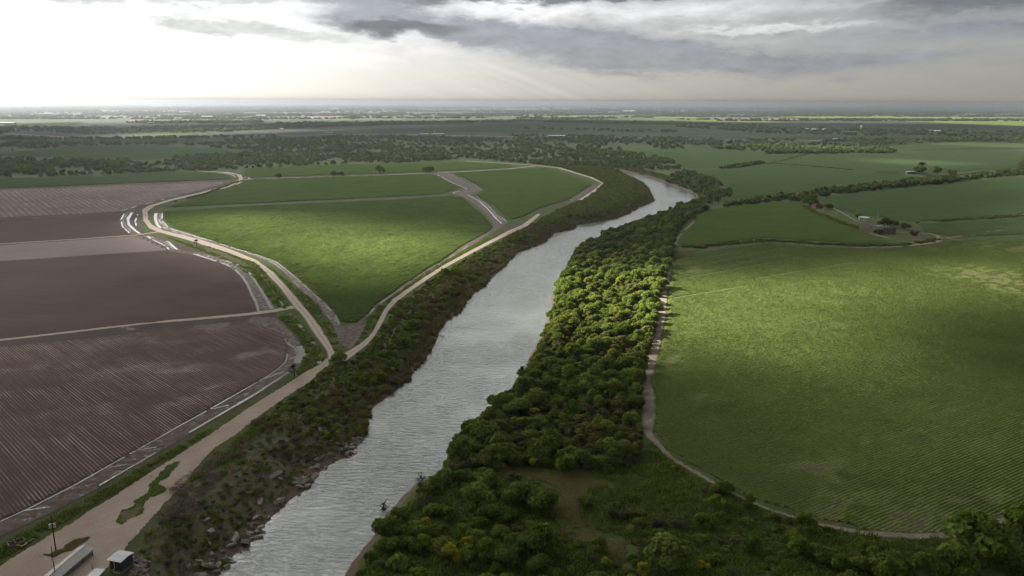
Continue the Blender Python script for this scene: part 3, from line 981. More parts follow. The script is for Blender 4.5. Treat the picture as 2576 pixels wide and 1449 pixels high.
tag(lb, 'tan dirt levee road winding left past the ploughed fields', None, None, 'structure')
rb = ribbon('dirt_road', [(835, 905), (884, 879), (914, 859), (936, 837), (951, 809), (966, 779), (986, 754), (1029, 724), (1069, 697), (1119, 665), (1181, 632), (1249, 597),
                          (1279, 580), (1313, 566), (1352, 538)],
            [(858, 918), (886, 898), (924, 869), (944, 844), (966, 807), (976, 784), (999, 759), (1046, 724), (1084, 698), (1133, 667), (1194, 634), (1262, 599),
             (1295, 583), (1328, 568), (1360, 540)], 0.16, 'road', 200, 7, 0.3, seed=3)
tag(rb, 'tan dirt levee road following the river to the right', None, None, 'structure')
rows_tr = [
    ([(1443, 511), (1468, 498), (1505, 473), (1518, 461), (1488, 447), (1405, 422), (1348, 416), (1288, 412), (1171, 405)], 5, 'road', 'pale track looping round the field in the river bend'),
    ([(612, 452), (700, 448), (844, 444), (969, 440), (1069, 436), (1176, 431), (1288, 424), (1345, 418)], 4.5, 'road', 'pale track between the two far crop strips'),
    ([(-60, 862), (0, 856), (250, 827), (375, 812), (500, 802), (620, 791), (690, 782), (740, 772)], [3.2, 3.2, 4.5, 6], 'road', 'narrow track between dark field and ridged field'),
    ([(-60, 619), (0, 614), (175, 603), (350, 591), (400, 583)], [3.0, 3.0, 4.0], 'road', 'narrow pale track across the left fields'),
    ([(0, 551), (150, 544), (310, 536), (345, 534)], 3, 'stubble', 'grassy track below the striped field'),
    ([(380, 532), (412, 532.5), (500, 529), (644, 516), (969, 501), (1131, 492)], 2.6, 'mud', 'dark muddy gap between the wedge crop and the strip behind'),
    ([(1690, 660), (1680, 690), (1672, 724), (1664, 790), (1652, 845), (1644, 890), (1634, 930)], [3.0, 3.6, 4.0, 4.3, 4.0], 'sand', 'sandy track along the right edge of the wood'),
    ([(1634, 930), (1626, 960), (1632, 1000), (1632, 1045), (1628, 1087), (1650, 1114), (1688, 1154), (1750, 1189), (1838, 1240), (1932, 1282), (2057, 1320)], [3.7, 3.6, 4.6, 4.6, 2.6, 1.9, 1.5, 1.3, 1.3], 'sand', 'sandy track curving round the corner of the row crop'),
    ([(2057, 1320), (2182, 1343), (2307, 1350), (2394, 1349), (2480, 1335), (2576, 1283), (2700, 1200)], [1.8, 2.8, 2.8, 2.2, 2.6, 4], 'sand', 'sandy track along the bottom of the row crop'),
    ([(1718, 588), (1704, 600), (1698, 612), (1712, 625)], 3.5, 'sand', 'short sandy path by the wood edge'),
    ([(1742, 556), (1752, 552), (1735, 570), (1722, 580)], 3, 'sand', 'upper sandy path by the wood edge'),
    ([(2092, 522), (2110, 531), (2135, 545), (2150, 555), (2175, 562)], 2.5, 'sand', 'faint farm track behind the white house'),
    ([(2121, 567), (2153, 578), (2175, 585), (2203, 592), (2240, 600)], [2, 6, 5, 6, 3], 'sand', 'bare sandy strip below the ruined barn'),
    ([(2254, 584), (2298, 588), (2335, 587), (2358, 594), (2364, 600), (2357, 609), (2306, 617), (2232, 622.5), (2159, 623.5), (2086, 622)], [2, 2.5, 4, 6, 6, 5, 3, 2, 1.2], 'sand', 'looping farm track beside the ruined barn'),
    ([(0, 335.5), (60, 339), (190, 346.5), (300, 347), (420, 346), (560, 345), (690, 341), (900, 337.5), (1060, 339), (1290, 344)], 14, 'road', 'pale far road running across the left half'),
    ([(1290, 345), (1500, 343.5), (1700, 349.5), (1900, 352), (2100, 354)], 12, 'road', 'pale far road running across the right half'),
    ([(2120, 335), (2180, 331.5)], 10, 'road', 'short pale far road by the village trees'),
    ([(2600, 570), (2380, 600), (2460, 612)], [3, 7, 2], 'sand', 'bare sandy fan right of the farm loop'),
]
for i, (px, wd, mt, lb_) in enumerate(rows_tr):
    o = track('dirt_track' if mt != 'mud' else 'muddy_gap', px, wd, 0.06 + 0.012 * i, mt, 140, 0.45 if not hasattr(wd, '__len__') or max(wd) < 10 else 2, 10 + i)
    tag(o, lb_, None, None, 'structure')

# mud sheets
mud_strips = [
    ([(753, 868), (752, 858), (723, 826), (692, 798), (640, 797)], [(731, 866), (719, 848), (690, 833), (655, 818), (618, 806)], 'churned wet headland mud at the corner of the ridged field'),
    ([(764, 880), (764, 900), (752, 925), (728, 942), (644, 995), (525, 1064), (475, 1093), (375, 1153), (250, 1226), (125, 1291), (0, 1348), (-80, 1385)],
     [(719, 852), (725, 878), (723, 902), (716, 917), (644, 966), (510, 1042), (437, 1082), (275, 1174), (185, 1225), (75, 1281), (0, 1315), (-80, 1350)],
     'strip of rutted mud along the lower edge of the ridged field'),
    ([(360, 588), (398, 600), (425, 606), (440, 620), (460, 632), (500, 634), (540, 645), (596, 662), (632, 682), (652, 706), (668, 733), (684, 760), (694, 781)],
     [(355, 596), (395, 611), (416, 622), (428, 632), (440, 634), (487, 641), (528, 654), (567, 667), (589, 680), (606, 697), (620, 716), (633, 745), (648, 788)],
     'muddy strip of ladder shaped furrows right of the dark field'),
    ([(328, 532), (318, 545), (318, 560), (335, 580), (352, 590)], [(312, 536), (302, 550), (302, 565), (315, 582), (335, 592)], 'muddy ladder strip beside the upper dark field'),
    ([(388, 534), (388, 550), (400, 574), (440, 588), (500, 601), (570, 622), (640, 645), (690, 667), (715, 686), (738, 712), (765, 738), (800, 768), (824, 797), (842, 826)],
     [(412, 535), (409, 552), (425, 572), (445, 579), (500, 596), (550, 613), (644, 641), (694, 660), (728, 684), (757, 709), (786, 735), (822, 766), (846, 793), (858, 818)],
     'muddy ladder strip between the left levee road and the wedge crop'),
    ([(844, 824), (840, 838), (855, 862), (876, 876)], [(900, 813), (922, 816), (905, 850), (882, 876)], 'churned mud triangle at the tip of the wedge crop'),
    ([(905, 815), (926, 797), (950, 772), (996, 739), (1076, 687), (1127, 656), (1178, 621), (1240, 585), (1256, 570)],
     [(898, 813), (919, 796), (944, 768), (989, 736), (1069, 681), (1119, 651), (1169, 616), (1234, 580), (1244, 566)], 'thin muddy strip between the wedge crop and the right levee road'),
    ([(1094, 437), (1139, 462), (1174, 476), (1136, 486), (1160, 493), (1194, 513), (1224, 543), (1243, 568), (1250, 578)],
     [(1134, 435), (1182, 463), (1216, 478), (1180, 488), (1195, 496), (1222, 513), (1248, 537), (1278, 557), (1262, 574)], 'zigzag muddy ditch between two green fields'),
    ([(1505, 467), (1470, 490), (1436, 511)], [(1495, 464), (1463, 484), (1432, 503)], 'muddy ruts at the end of the bend field'),
    ([(640, 437), (638, 444), (622, 450)], [(620, 434), (622, 441), (612, 448)], 'small muddy ladder patch at the top of the levee road'),
]
for i, (A, B, lb_) in enumerate(mud_strips):
    o = ribbon('mud_strip', A, B, 0.045 + 0.004 * i, 'mud', 120, 6, 0.3, seed=30 + i)
    tag(o, lb_, None, None, 'structure')

grass_patches = [
    ([(292, 1327), (295, 1307), (317, 1277), (325, 1257), (355, 1234), (390, 1207), (412, 1187), (457, 1162), (463, 1165), (425, 1190), (408, 1212), (424, 1222), (410, 1240), (378, 1264), (360, 1295), (328, 1320), (310, 1331)], 'lawn', 'long green weed patch in the middle of the dirt yard', 0.2),
    ([(115, 1395), (130, 1375), (160, 1360), (185, 1348), (212, 1353), (213, 1363), (190, 1378), (150, 1394), (125, 1400)], 'dry_grass', 'low mound of brown and green weeds round the utility pole', 0.3),
    ([(1245, 1180), (1310, 1168), (1400, 1182), (1500, 1187), (1530, 1216), (1478, 1236), (1462, 1260), (1470, 1330), (1420, 1345), (1400, 1300), (1378, 1235), (1330, 1205), (1270, 1200)], 'dry_grass', 'brown grass clearing at the foot of the wood', 0.06),
    ([(1470, 1330), (1560, 1345), (1620, 1375), (1580, 1400), (1480, 1380), (1430, 1350)], 'dry_grass', 'second brown grass patch below the clearing', 0.06),
    ([(1690, 640), (1740, 628), (1758, 634), (1730, 650), (1695, 655)], 'dry_grass', 'tan grass corner where the wood meets the hedge bank', 0.06),
]
for px, mt, lb_, hh in grass_patches:
    o = crop('weed_patch', px, mt, hh + 0.1, (px[0], px[3]), 0.5, 0.5, 0, 0.9, lb_, 'stuff', seed=60, edge=3.0 if mt == 'lawn' else 5.0, z0=0.10, follow=True, gaps=0.60 if mt == 'lawn' else 0)


# irrigation water: bright thin sheets in the furrows
def water_line(C, wd, z, n=None, broken=0.0, seed=0):
    L = np.linalg.norm(np.diff(C, axis=0), axis=1).sum()
    n = n or max(8, int(L / 2.0))
    C = resample(C, n)
    s_ = np.arange(n)
    wv = wd * (0.65 + 0.7 * vnoise(s_ * 0.6, s_ * 0.0, seed + 3))
    A, B = offset(C, wv)
    keep_ = vnoise(s_ * 0.22, s_ * 0 + seed, seed) > broken
    vs, fs = [], []
    for i in range(n - 1):
        if not keep_[i]:
            continue
        o = len(vs)
        vs += [(*A[i], z), (*B[i], z), (*B[i + 1], z), (*A[i + 1], z)]
        fs.append((o, o + 1, o + 2, o + 3))
    return vs, fs


def ladder(mb, Lp, Rp, z, wl, wr, wrung, spacing, bl=0.2, br=0.1, seed=0):
    Lw, Rw = gps(Lp), gps(Rp)
    r_ = random.Random(seed)
    for C, wd, b in ((Lw, wl, bl), (Rw, wr, br)):
        if wd > 0:
            mb.poly(*water_line(C, wd, z, None, b, seed + int(wd * 10)))
    n = int(np.linalg.norm(np.diff(Lw, axis=0), axis=1).sum() / spacing)
    A, B = resample(Lw, n), resample(Rw, n)
    for i in range(1, n - 1):
        a, b = A[i], B[i]
        t0, t1 = r_.uniform(0.08, 0.3), r_.uniform(0.6, 0.92)
        d = (A[i + 1] - A[i - 1])
        d = d / np.linalg.norm(d) * wrung * r_.uniform(0.4, 1.1)
        p, q = a + (b - a) * t0, a + (b - a) * t1
        mb.poly([(*(p - d / 2), z), (*(q - d / 2), z), (*(q + d / 2), z), (*(p + d / 2), z)], [(0, 1, 2, 3)])
        if r_.random() < 0.5:
            e = (b - a) * 0.08
            p2 = A[i + 1] + (B[i + 1] - A[i + 1]) * t1
            mb.poly([(*q, z), (*(q + e), z), (*(p2 + e), z), (*p2, z)], [(0, 1, 2, 3)])


WZ = 0.11
ditches = []


def ditch(lines, ladders, lb_, z=WZ):
    mb = MB()
    for i, (px, wd, br) in enumerate(lines):
        mb.poly(*water_line(gps(px), wd, z, None, br, 7 * i + len(lb_)))
    for i, a in enumerate(ladders):
        ladder(mb, *a[:2], z, *a[2:], seed=i + 5)
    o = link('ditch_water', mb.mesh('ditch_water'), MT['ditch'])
    import bmesh
    bm = bmesh.new()
    bm.from_mesh(o.data)
    for f in bm.faces:
        if f.normal.z < 0:
            f.normal_flip()
    bm.to_mesh(o.data)
    bm.free()
    tag(o, lb_, None, None, 'structure')


ditch([([(567, 656), (596, 666), (627, 686), (645, 709), (658, 733), (674, 759), (684, 778)], 1.7, 0.0),
       ([(369, 595), (400, 602), (424, 609), (440, 624), (446, 628)], 1.6, 0.15)],
      [([(487, 639), (528, 652), (567, 665), (591, 678), (609, 696), (622, 715), (635, 744), (645, 762), (651, 784)],
        [(487, 635), (535, 645), (567, 655), (600, 673), (622, 693), (637, 716), (650, 738), (664, 762), (671, 780)], 1.3, 0, 1.5, 6.0),
       ([(372, 597), (398, 610), (416, 619), (425, 628), (437, 631)], [(374, 592), (402, 604), (422, 611), (436, 622), (444, 629)], 0.9, 0, 1.0, 6)],
      'silver ladder of flooded furrows right of the dark field')
ditch([([(332, 535), (322, 550), (324, 565), (340, 580), (352, 588)], 2.2, 0.0), ([(348, 537), (340, 556), (343, 568)], 1.3, 0.3)],
      [([(312, 538), (304, 553), (308, 570), (325, 586)], [(322, 536), (314, 550), (316, 563), (333, 582)], 0.9, 0, 1.3, 7)],
      'short silver ladder of furrows beside the upper road bend')
ditch([([(392, 537), (391, 552), (396, 566), (404, 574)], 2.4, 0.0)],
      [([(398, 537), (400, 555), (412, 573), (445, 586), (500, 599), (570, 619), (642, 643), (690, 664), (717, 685), (741, 711), (768, 737), (803, 767), (827, 797), (842, 818)],
        [(408, 537), (407, 555), (424, 573), (447, 581), (500, 596.5), (560, 614), (643, 640.5), (694, 659), (727, 684), (755, 709), (783, 735), (818, 766), (842, 793), (854, 815)], 0.6, 0.9, 2.0, 6, 0.5, 0.3)],
      'broken silver furrows between left levee road and wedge crop')
ditch([([(731, 790), (752, 818), (776, 847), (799, 878), (808, 897), (802, 915)], 1.5, 0.0),
       ([(648, 675), (664, 701), (684, 730), (705, 759), (718, 774)], 0.7, 0.3)], [], 'thin straight water channel left of the levee road junction')
ditch([([(753, 871), (760, 886), (757, 902), (751, 914)], 2.6, 0.0),
       ([(717, 852), (723, 878), (722, 902), (716, 915), (682, 941), (644, 964), (510, 1040), (437, 1080), (410, 1096), (275, 1172), (185, 1223), (75, 1279), (0, 1313)], 0.6, 0.3),
       ([(725, 937), (644, 991), (585, 1025), (525, 1060), (475, 1089)], 1.0, 0.05), ([(475, 1089), (375, 1149), (250, 1222), (125, 1287)], 0.5, 0.45),
       ([(340, 1134), (395, 1125)], 0.5, 0.2), ([(275, 1177), (317, 1169)], 0.5, 0.2), ([(530, 1030), (575, 1020)], 0.6, 0.2), ([(660, 955), (715, 935)], 0.8, 0.1),
       ([(720, 862), (740, 875), (748, 888)], 0.9, 0.1), ([(727, 905), (745, 897)], 0.8, 0), ([(742, 912), (748, 890)], 0.8, 0), ([(715, 922), (735, 918)], 0.7, 0),
       ([(65, 1285), (125, 1276)], 0.5, 0.2), ([(180, 1230), (200, 1226)], 0.4, 0.1)],
      [], 'bright water sheets along the lower edge of the ridged field')
ditch([([(908, 809), (926, 793), (950, 768), (996, 735), (1076, 684), (1178, 619)], 0.8, 0.5)], [], 'broken water line between wedge crop and right levee road')
ditch([([(1176, 490), (1205, 506), (1228, 527), (1250, 552), (1262, 562)], 1.3, 0.0), ([(1098, 438), (1139, 461), (1174, 475), (1140, 485), (1160, 491)], 1.4, 0.25)],
      [([(1150, 440), (1186, 462), (1208, 477)], [(1156, 438), (1192, 461), (1214, 476)], 0.6, 0.6, 1.2, 8, 0.4, 0.4),
       ([(1190, 493), (1218, 515), (1243, 540), (1268, 557)], [(1196, 492), (1224, 513), (1249, 538), (1275, 556)], 0.5, 0.4, 1.2, 7, 0.4, 0.4)],
      'water lines in the zigzag ditch between green fields')
ditch([([(606, 458), (600, 462), (590, 468), (560, 477)], 1.6, 0.1), ([(628, 440), (630, 445), (626, 449)], 3.0, 0.0), ([(540, 434), (580, 439), (592, 444)], 1.5, 0.2), ([(640, 441), (636, 447)], 2, 0.2)],
      [], 'water lines at the top of the left levee road')
ditch([([(420, 497), (500, 478), (560, 464)], 1.0, 0.55), ([(300, 532), (350, 518), (420, 499)], 0.9, 0.5)], [], 'glinting puddles at the edge of the striped field')


# ------------------------------------------------------------------ plants: shared shapes
def quads(C, N, T, sx, sy):
    """one small leaf clump per centre C with normal N"""
    N = N / np.linalg.norm(N, axis=1, keepdims=True)
    A = np.cross(N, T)
    A /= np.maximum(np.linalg.norm(A, axis=1, keepdims=True), 1e-6)
    B = np.cross(N, A)
    A, B = A * sx[:, None], B * sy[:, None]
    V = np.stack([C - A - B * 0.6, C + A * 0.3 - B, C + A + B * 0.6, C - A * 0.3 + B], 1).reshape(-1, 3)
    return V, np.arange(len(V)).reshape(-1, 4)


def crown_shape(name, seed, nblob, nleaf, leaf, mat, flat=0.75, rise=0.35, spread=0.62, br=(0.30, 0.5), up=0.0):
    r = np.random.default_rng(seed)
    a = r.uniform(0, 2 * np.pi, nblob)
    d = np.sqrt(r.uniform(0.02, 1, nblob)) * spread
    bc = np.stack([np.cos(a) * d, np.sin(a) * d, rise + flat * (1 - (d / spread) ** 2 * 0.75) * r.uniform(0.55, 1.05, nblob)], -1)
    rad = r.uniform(*br, nblob) * (1.0 - 0.25 * d / spread)
    tone_b = r.uniform(0.15, 0.75, nblob)
    k = r.integers(0, nblob, nleaf)
    dirn = r.normal(size=(nleaf, 3))
    dirn[:, 2] += 0.35
    dirn /= np.linalg.norm(dirn, axis=1, keepdims=True)
    C = bc[k] + dirn * (rad[k] * r.uniform(0.55, 1.12, nleaf) ** 0.6)[:, None] * np.array((1, 1, 0.8))
    C[:, 2] = np.maximum(C[:, 2], 0.06)
    N = dirn + r.normal(size=(nleaf, 3)) * 0.85
    N[:, 2] += up
    V, F = quads(C, N, r.normal(size=(nleaf, 3)), leaf * r.uniform(0.6, 1.25, nleaf), leaf * r.uniform(0.5, 0.95, nleaf))
    tone = np.repeat(np.clip(tone_b[k] + r.normal(size=nleaf) * 0.16, 0, 1), 4)
    me = mesh_np(name, V, F, {'tone': tone.astype(np.float32)})
    me.materials.append(MT[mat])
    return me


def trunk_shape(name, seed, h=0.75, n=5, r0=0.05):
    r = random.Random(seed)
    mb = MB()
    top = (r.uniform(-.06, .06), r.uniform(-.06, .06), h * 0.42)
    mb.tube((0, 0, -0.08), top, r0 * 1.25, r0 * 0.8, 6)
    for i in range(n):
        t = 2 * math.pi * (i + r.random() * 0.7) / n
        q = (top[0] + math.cos(t) * 0.22, top[1] + math.sin(t) * 0.22, h * r.uniform(0.62, 0.8))
        mb.tube(top, q, r0 * 0.62, r0 * 0.38, 5)
        mb.tube(q, (q[0] + math.cos(t) * 0.25, q[1] + math.sin(t) * 0.25, h * r.uniform(0.95, 1.2)), r0 * 0.36, r0 * 0.12, 4)
    me = mb.mesh(name)
    me.materials.append(MT['bark'])
    return me


def join_shapes(name, parts):
    """one template for the massed plants (several materials)"""
    V, F4, tone, mi, mats, o = [], [], [], [], [], 0
    import bmesh
    bm = bmesh.new()
    lay = None
    for p in parts:
        bm.from_mesh(p)
    me = bpy.data.meshes.new(name)
    k = 0
    bm.faces.ensure_lookup_table()
    n0 = 0
    for i, p in enumerate(parts):
        me.materials.append(p.materials[0])
        for f in bm.faces[n0:n0 + len(p.polygons)]:
            f.material_index = i
        n0 += len(p.polygons)
    bm.to_mesh(me)
    bm.free()
    return me


def bare_shape(name, seed, n=70):
    r = random.Random(seed)
    mb = MB()
    for i in range(n):
        t, e = r.uniform(0, 6.283), r.uniform(0.35, 1.4)
        L = r.uniform(0.5, 1.0)
        p = (0.15 * math.cos(t), 0.15 * math.sin(t), 0)
        q = (p[0] + L * 0.55 * math.cos(t) * math.cos(e), p[1] + L * 0.55 * math.sin(t) * math.cos(e), L * 0.55 * math.sin(e))
        t2 = t + r.uniform(-.6, .6)
        s_ = (q[0] + L * 0.5 * math.cos(t2) * 0.7, q[1] + L * 0.5 * math.sin(t2) * 0.7, q[2] + L * 0.45)
        mb.tube(p, q, 0.028, 0.018, 3)
        mb.tube(q, s_, 0.018, 0.006, 3)
        mb.tube(q, (s_[0] + r.uniform(-.3, .3), s_[1] + r.uniform(-.3, .3), s_[2]), 0.014, 0.005, 3)
    me = mb.mesh(name)
    me.materials.append(MT['bare'])
    return me


def blades(name, seed, n, mat, h=1.0, wd=0.05, lean=0.35, spread=0.8):
    r = np.random.default_rng(seed)
    a, d = r.uniform(0, 6.283, n), np.sqrt(r.random(n)) * spread
    P = np.stack([np.cos(a) * d, np.sin(a) * d, np.zeros(n)], -1)
    hh = h * r.uniform(0.55, 1.1, n)
    l_ = r.normal(size=(n, 2)) * lean
    Tp = P + np.stack([l_[:, 0] * hh, l_[:, 1] * hh, hh], -1)
    b = r.uniform(0, 6.283, n)
    Wv = np.stack([np.cos(b), np.sin(b), 0 * b], -1) * wd
    V = np.stack([P - Wv, P + Wv, Tp + Wv * 0.35, Tp - Wv * 0.35], 1).reshape(-1, 3)
    me = mesh_np(name, V, np.arange(4 * n).reshape(-1, 4), {'tone': np.repeat(r.uniform(0.1, 0.9, n), 4).astype(np.float32)})
    me.materials.append(MT[mat])
    return me


def palm_fronds(name, seed):
    r = random.Random(seed)
    vs, fs, tone = [], [], []
    for i in range(34):
        t, e = r.uniform(0, 6.283), r.uniform(-0.6, 1.3)
        c0 = Vector((0, 0, 1.0))
        dv = Vector((math.cos(t) * math.cos(e), math.sin(t) * math.cos(e), math.sin(e)))
        sd = dv.cross(Vector((0, 0, 1))).normalized()
        p = c0 + dv * 0.42
        for j in range(7):                                       # fan leaf: seven pointed fingers
            an = (j - 3) * 0.33
            tip = p + (dv * math.cos(an) + sd * math.sin(an)) * 0.42 + Vector((0, 0, -0.08))
            o = len(vs)
            q = (dv * math.cos(an + 0.14) + sd * math.sin(an + 0.14)) * 0.24
            q2 = (dv * math.cos(an - 0.14) + sd * math.sin(an - 0.14)) * 0.24
            vs += [p, p + q2, tip, p + q]
            fs.append((o, o + 1, o + 2, o + 3))
            tone += [r.uniform(0.2, 0.8)] * 4
        o = len(vs)
        vs += [c0 - sd * 0.012, c0 + sd * 0.012, p + sd * 0.012, p - sd * 0.012]
        fs.append((o, o + 1, o + 2, o + 3))
        tone += [0.3] * 4
    me = mesh_np(name, np.array([tuple(v) for v in vs]), np.array(fs), {'tone': np.array(tone, np.float32)})
    me.materials.append(MT['palmleaf'])
    return me


NV = 6
SH = {}
SH['green'] = [crown_shape('crown', 100 + i, 11 + i, 2400, 0.082, 'green') for i in range(NV)]
SH['olive'] = [crown_shape('crown', 200 + i, 12 + i, 2000, 0.080, 'olive', 0.62, 0.3, 0.66, (0.26, 0.42)) for i in range(4)]
SH['lime'] = [crown_shape('crown', 300 + i, 10 + i, 1200, 0.105, 'lime', 0.8) for i in range(3)]
SH['yellow'] = [crown_shape('crown', 400 + i, 12, 900, 0.085, 'yellow', 0.85, 0.4, 0.55, (0.18, 0.34)) for i in range(2)]
SH['shrub'] = [crown_shape('foliage', 500 + i, 8 + i, 800, 0.125, 'green', 0.45, 0.1, 0.6, (0.28, 0.45)) for i in range(4)]
SH['oshrub'] = [crown_shape('foliage', 600 + i, 8 + i, 700, 0.12, 'olive', 0.4, 0.1, 0.62, (0.24, 0.42)) for i in range(3)]
SH['bare'] = [bare_shape('branches', 700 + i) for i in range(3)]
SH['reed'] = [blades('blades', 750 + i, 170, 'reed', 1.0, 0.035, 0.16, 0.75) for i in range(3)]
SH['trunk'] = [trunk_shape('trunk', 800 + i) for i in range(4)]
SH['stem'] = [trunk_shape('stem', 850 + i, 0.5, 5, 0.03) for i in range(2)]

lib = {}


def library(name, meshes):
    col = bpy.data.collections.new(name)                         # not linked to the scene
    for i, me in enumerate(meshes):
        col.objects.link(bpy.data.objects.new('%s_%02d' % (name, i), me))
    lib[name] = col
    return col


TREE_T = [join_shapes('massed_tree', [SH['green'][i], SH['trunk'][i % 4]]) for i in range(NV)] + \
         [join_shapes('massed_tree', [SH['olive'][i], SH['trunk'][i % 4]]) for i in range(4)]
library('wood_shapes', TREE_T)                                                          # 0-5 green, 6-9 olive
library('scrub_shapes', SH['shrub'] + SH['oshrub'] + SH['bare'] + SH['reed'] + SH['lime'])   # 0-3, 4-6, 7-9, 10-12, 13-15
FAR_T = [crown_shape('far_tree', 900 + i, 7, 170, 0.26, 'farleaf', 0.7, 0.15, 0.65, (0.3, 0.5)) for i in range(5)]
library('far_shapes', FAR_T)
library('belt_shapes', [crown_shape('belt_tree', 930 + i, 7, 120, 0.3, 'distleaf', 0.6, 0.1, 0.7, (0.3, 0.5)) for i in range(4)])
library('grass_shapes', [blades('tuft', 950 + i, 26, 'grass', 0.45, 0.07, 0.55, 0.5) for i in range(4)] +
        [blades('tuft', 960, 26, 'reed', 0.4, 0.05, 0.6, 0.5)])


def scatter(name, P, sc, idx, libname, label, follow=True, zadd=0.0, seed=0):
    """massed plants: points that carry instances of the shared shapes"""
    P = np.asarray(P)
    n = len(P)
    r = np.random.default_rng(seed)
    z = (gz(P[:, 0], P[:, 1]) if follow else np.zeros(n)) + zadd
    me = bpy.data.meshes.new(name)
    me.vertices.add(n)
    me.vertices.foreach_set('co', np.stack([P[:, 0], P[:, 1], z], -1).astype(np.float32).ravel())
    for k, typ, v in (('sc', 'FLOAT', np.asarray(sc, np.float32)), ('idx', 'INT', np.asarray(idx, np.int32)),
                      ('rz', 'FLOAT', r.uniform(0, 6.283, n).astype(np.float32))):
        a = me.attributes.new(k, typ, 'POINT')
        a.data.foreach_set('value', v)
    o = link(name, me)
    t = bpy.data.node_groups.new(name, 'GeometryNodeTree')
    t.interface.new_socket('Geometry', in_out='INPUT', socket_type='NodeSocketGeometry')
    t.interface.new_socket('Geometry', in_out='OUTPUT', socket_type='NodeSocketGeometry')
    gi, go = t.nodes.new('NodeGroupInput'), t.nodes.new('NodeGroupOutput')
    ip = t.nodes.new('GeometryNodeInstanceOnPoints')
    ci = t.nodes.new('GeometryNodeCollectionInfo')
    ci.inputs['Collection'].default_value = lib[libname]
    ci.inputs['Separate Children'].default_value = True
    ci.inputs['Reset Children'].default_value = True
    ip.inputs['Pick Instance'].default_value = True

    def na(k, typ):
        q = t.nodes.new('GeometryNodeInputNamedAttribute')
        q.data_type = typ
        q.inputs['Name'].default_value = k
        return q.outputs['Attribute']
    cx = t.nodes.new('ShaderNodeCombineXYZ')
    L = t.links.new
    L(na('rz', 'FLOAT'), cx.inputs[2])
    L(gi.outputs[0], ip.inputs['Points'])
    L(ci.outputs[0], ip.inputs['Instance'])
    L(na('idx', 'INT'), ip.inputs['Instance Index'])
    L(cx.outputs[0], ip.inputs['Rotation'])
    L(na('sc', 'FLOAT'), ip.inputs['Scale'])
    L(ip.outputs[0], go.inputs[0])
    md = o.modifiers.new('plants', 'NODES')
    md.node_group = t
    tag(o, label, None, None, 'stuff')
    return o


def darts(P, dmin, seed, tries=None, world=False, dens=None):
    """points in polygon P at least dmin apart"""
    P = np.asarray(P) if world else gps(P)
    r = np.random.default_rng(seed)
    lo, hi = P.min(0), P.max(0)
    area = (hi - lo).prod()
    n = int(tries or area / (dmin * dmin) * 2.2)
    n = min(n, 400000)
    Q = lo + r.random((n, 2)) * (hi - lo)
    Q = Q[inside(Q[:, 0], Q[:, 1], P)]
    if dens is not None:
        Q = Q[r.random(len(Q)) < dens(Q)]
    cell, out = {}, []
    inv = 1.0 / dmin
    for p in Q:
        k = (int(math.floor(p[0] * inv)), int(math.floor(p[1] * inv)))
        ok = True
        for a in (-1, 0, 1):
            for b in (-1, 0, 1):
                for q in cell.get((k[0] + a, k[1] + b), ()):
                    if (q[0] - p[0]) ** 2 + (q[1] - p[1]) ** 2 < dmin * dmin:
                        ok = False
                        break
        if ok:
            cell.setdefault(k, []).append(p)
            out.append(p)
    return np.array(out)


# ------------------------------------------------------------------ individual trees and bushes
LANDMARKS = {
    'right': [('the riverside fan palm', (1316, 925)), ('the bright yellow tree', (1490, 760)), ('the yellow tipped tree', (1637, 812)),
              ('the brown grass clearing', (1390, 1200)), ('the dead snag', (969, 1287)), ('the corner of the row crop', (1630, 1010)),
              ('the big yellow bush', (1131, 1415)), ('the hedge bank end', (1700, 640)), ('the sandbar', (1390, 750)),
              ('the leafless meadow tree', (1713, 1330)), ('the bottom right willow', (2452, 1400)), ('the lime tree over the water', (1181, 1062)),
              ('the muddy bank notch', (1010, 1250)), ('the small bend by the wood', (1300, 960))],
    'left': [('the road junction', (860, 905)), ('the pump hut', (300, 1430)), ('the brushwood heap', (520, 1210)), ('the mud triangle', (880, 840)),
             ('the concrete slabs', (800, 1190)), ('the field corner palm', (741, 945)), ('the reed bed', (1080, 870)), ('the levee road end', (1350, 550)),
             ('the dirt yard', (420, 1260)), ('the muddy water edge', (1190, 745))],
}
LMW = {k: [(n_, gp(*q)) for n_, q in v] for k, v in LANDMARKS.items()}
ORD = ['nearest', 'second nearest', 'third nearest', 'fourth nearest', 'fifth nearest', 'sixth nearest', 'seventh nearest', 'eighth nearest', 'ninth nearest',
       'tenth nearest', 'eleventh nearest', 'twelfth nearest', 'thirteenth nearest', 'fourteenth nearest', 'fifteenth nearest', 'sixteenth nearest',
       'seventeenth nearest', 'eighteenth nearest', 'nineteenth nearest', 'twentieth nearest']
LOOK = {'green': 'dark green', 'olive': 'dull olive', 'lime': 'fresh lime green', 'yellow': 'yellow flowering', 'shrub': 'low green', 'oshrub': 'low olive brown',
        'bare': 'bare grey twiggy', 'reed': 'tan'}
CAT = {'green': 'tree', 'olive': 'tree', 'lime': 'tree', 'yellow': 'bush', 'shrub': 'bush', 'oshrub': 'bush', 'bare': 'bush', 'reed': 'reeds'}
NAME = {'green': 'mesquite_tree', 'olive': 'mesquite_tree', 'lime': 'mesquite_tree', 'yellow': 'flowering_bush', 'shrub': 'riverside_bush', 'oshrub': 'riverside_bush',
        'bare': 'bare_bush', 'reed': 'reed_clump'}
GROUP = {'mesquite_tree': 'trees of the riverside wood', 'flowering_bush': 'yellow flowering bushes', 'riverside_bush': 'bushes along the river',
         'bare_bush': 'leafless bushes in the meadow', 'reed_clump': 'reed clumps on the bank'}
plants = []                                                    # (x, y, radius, kind, side, label or None)


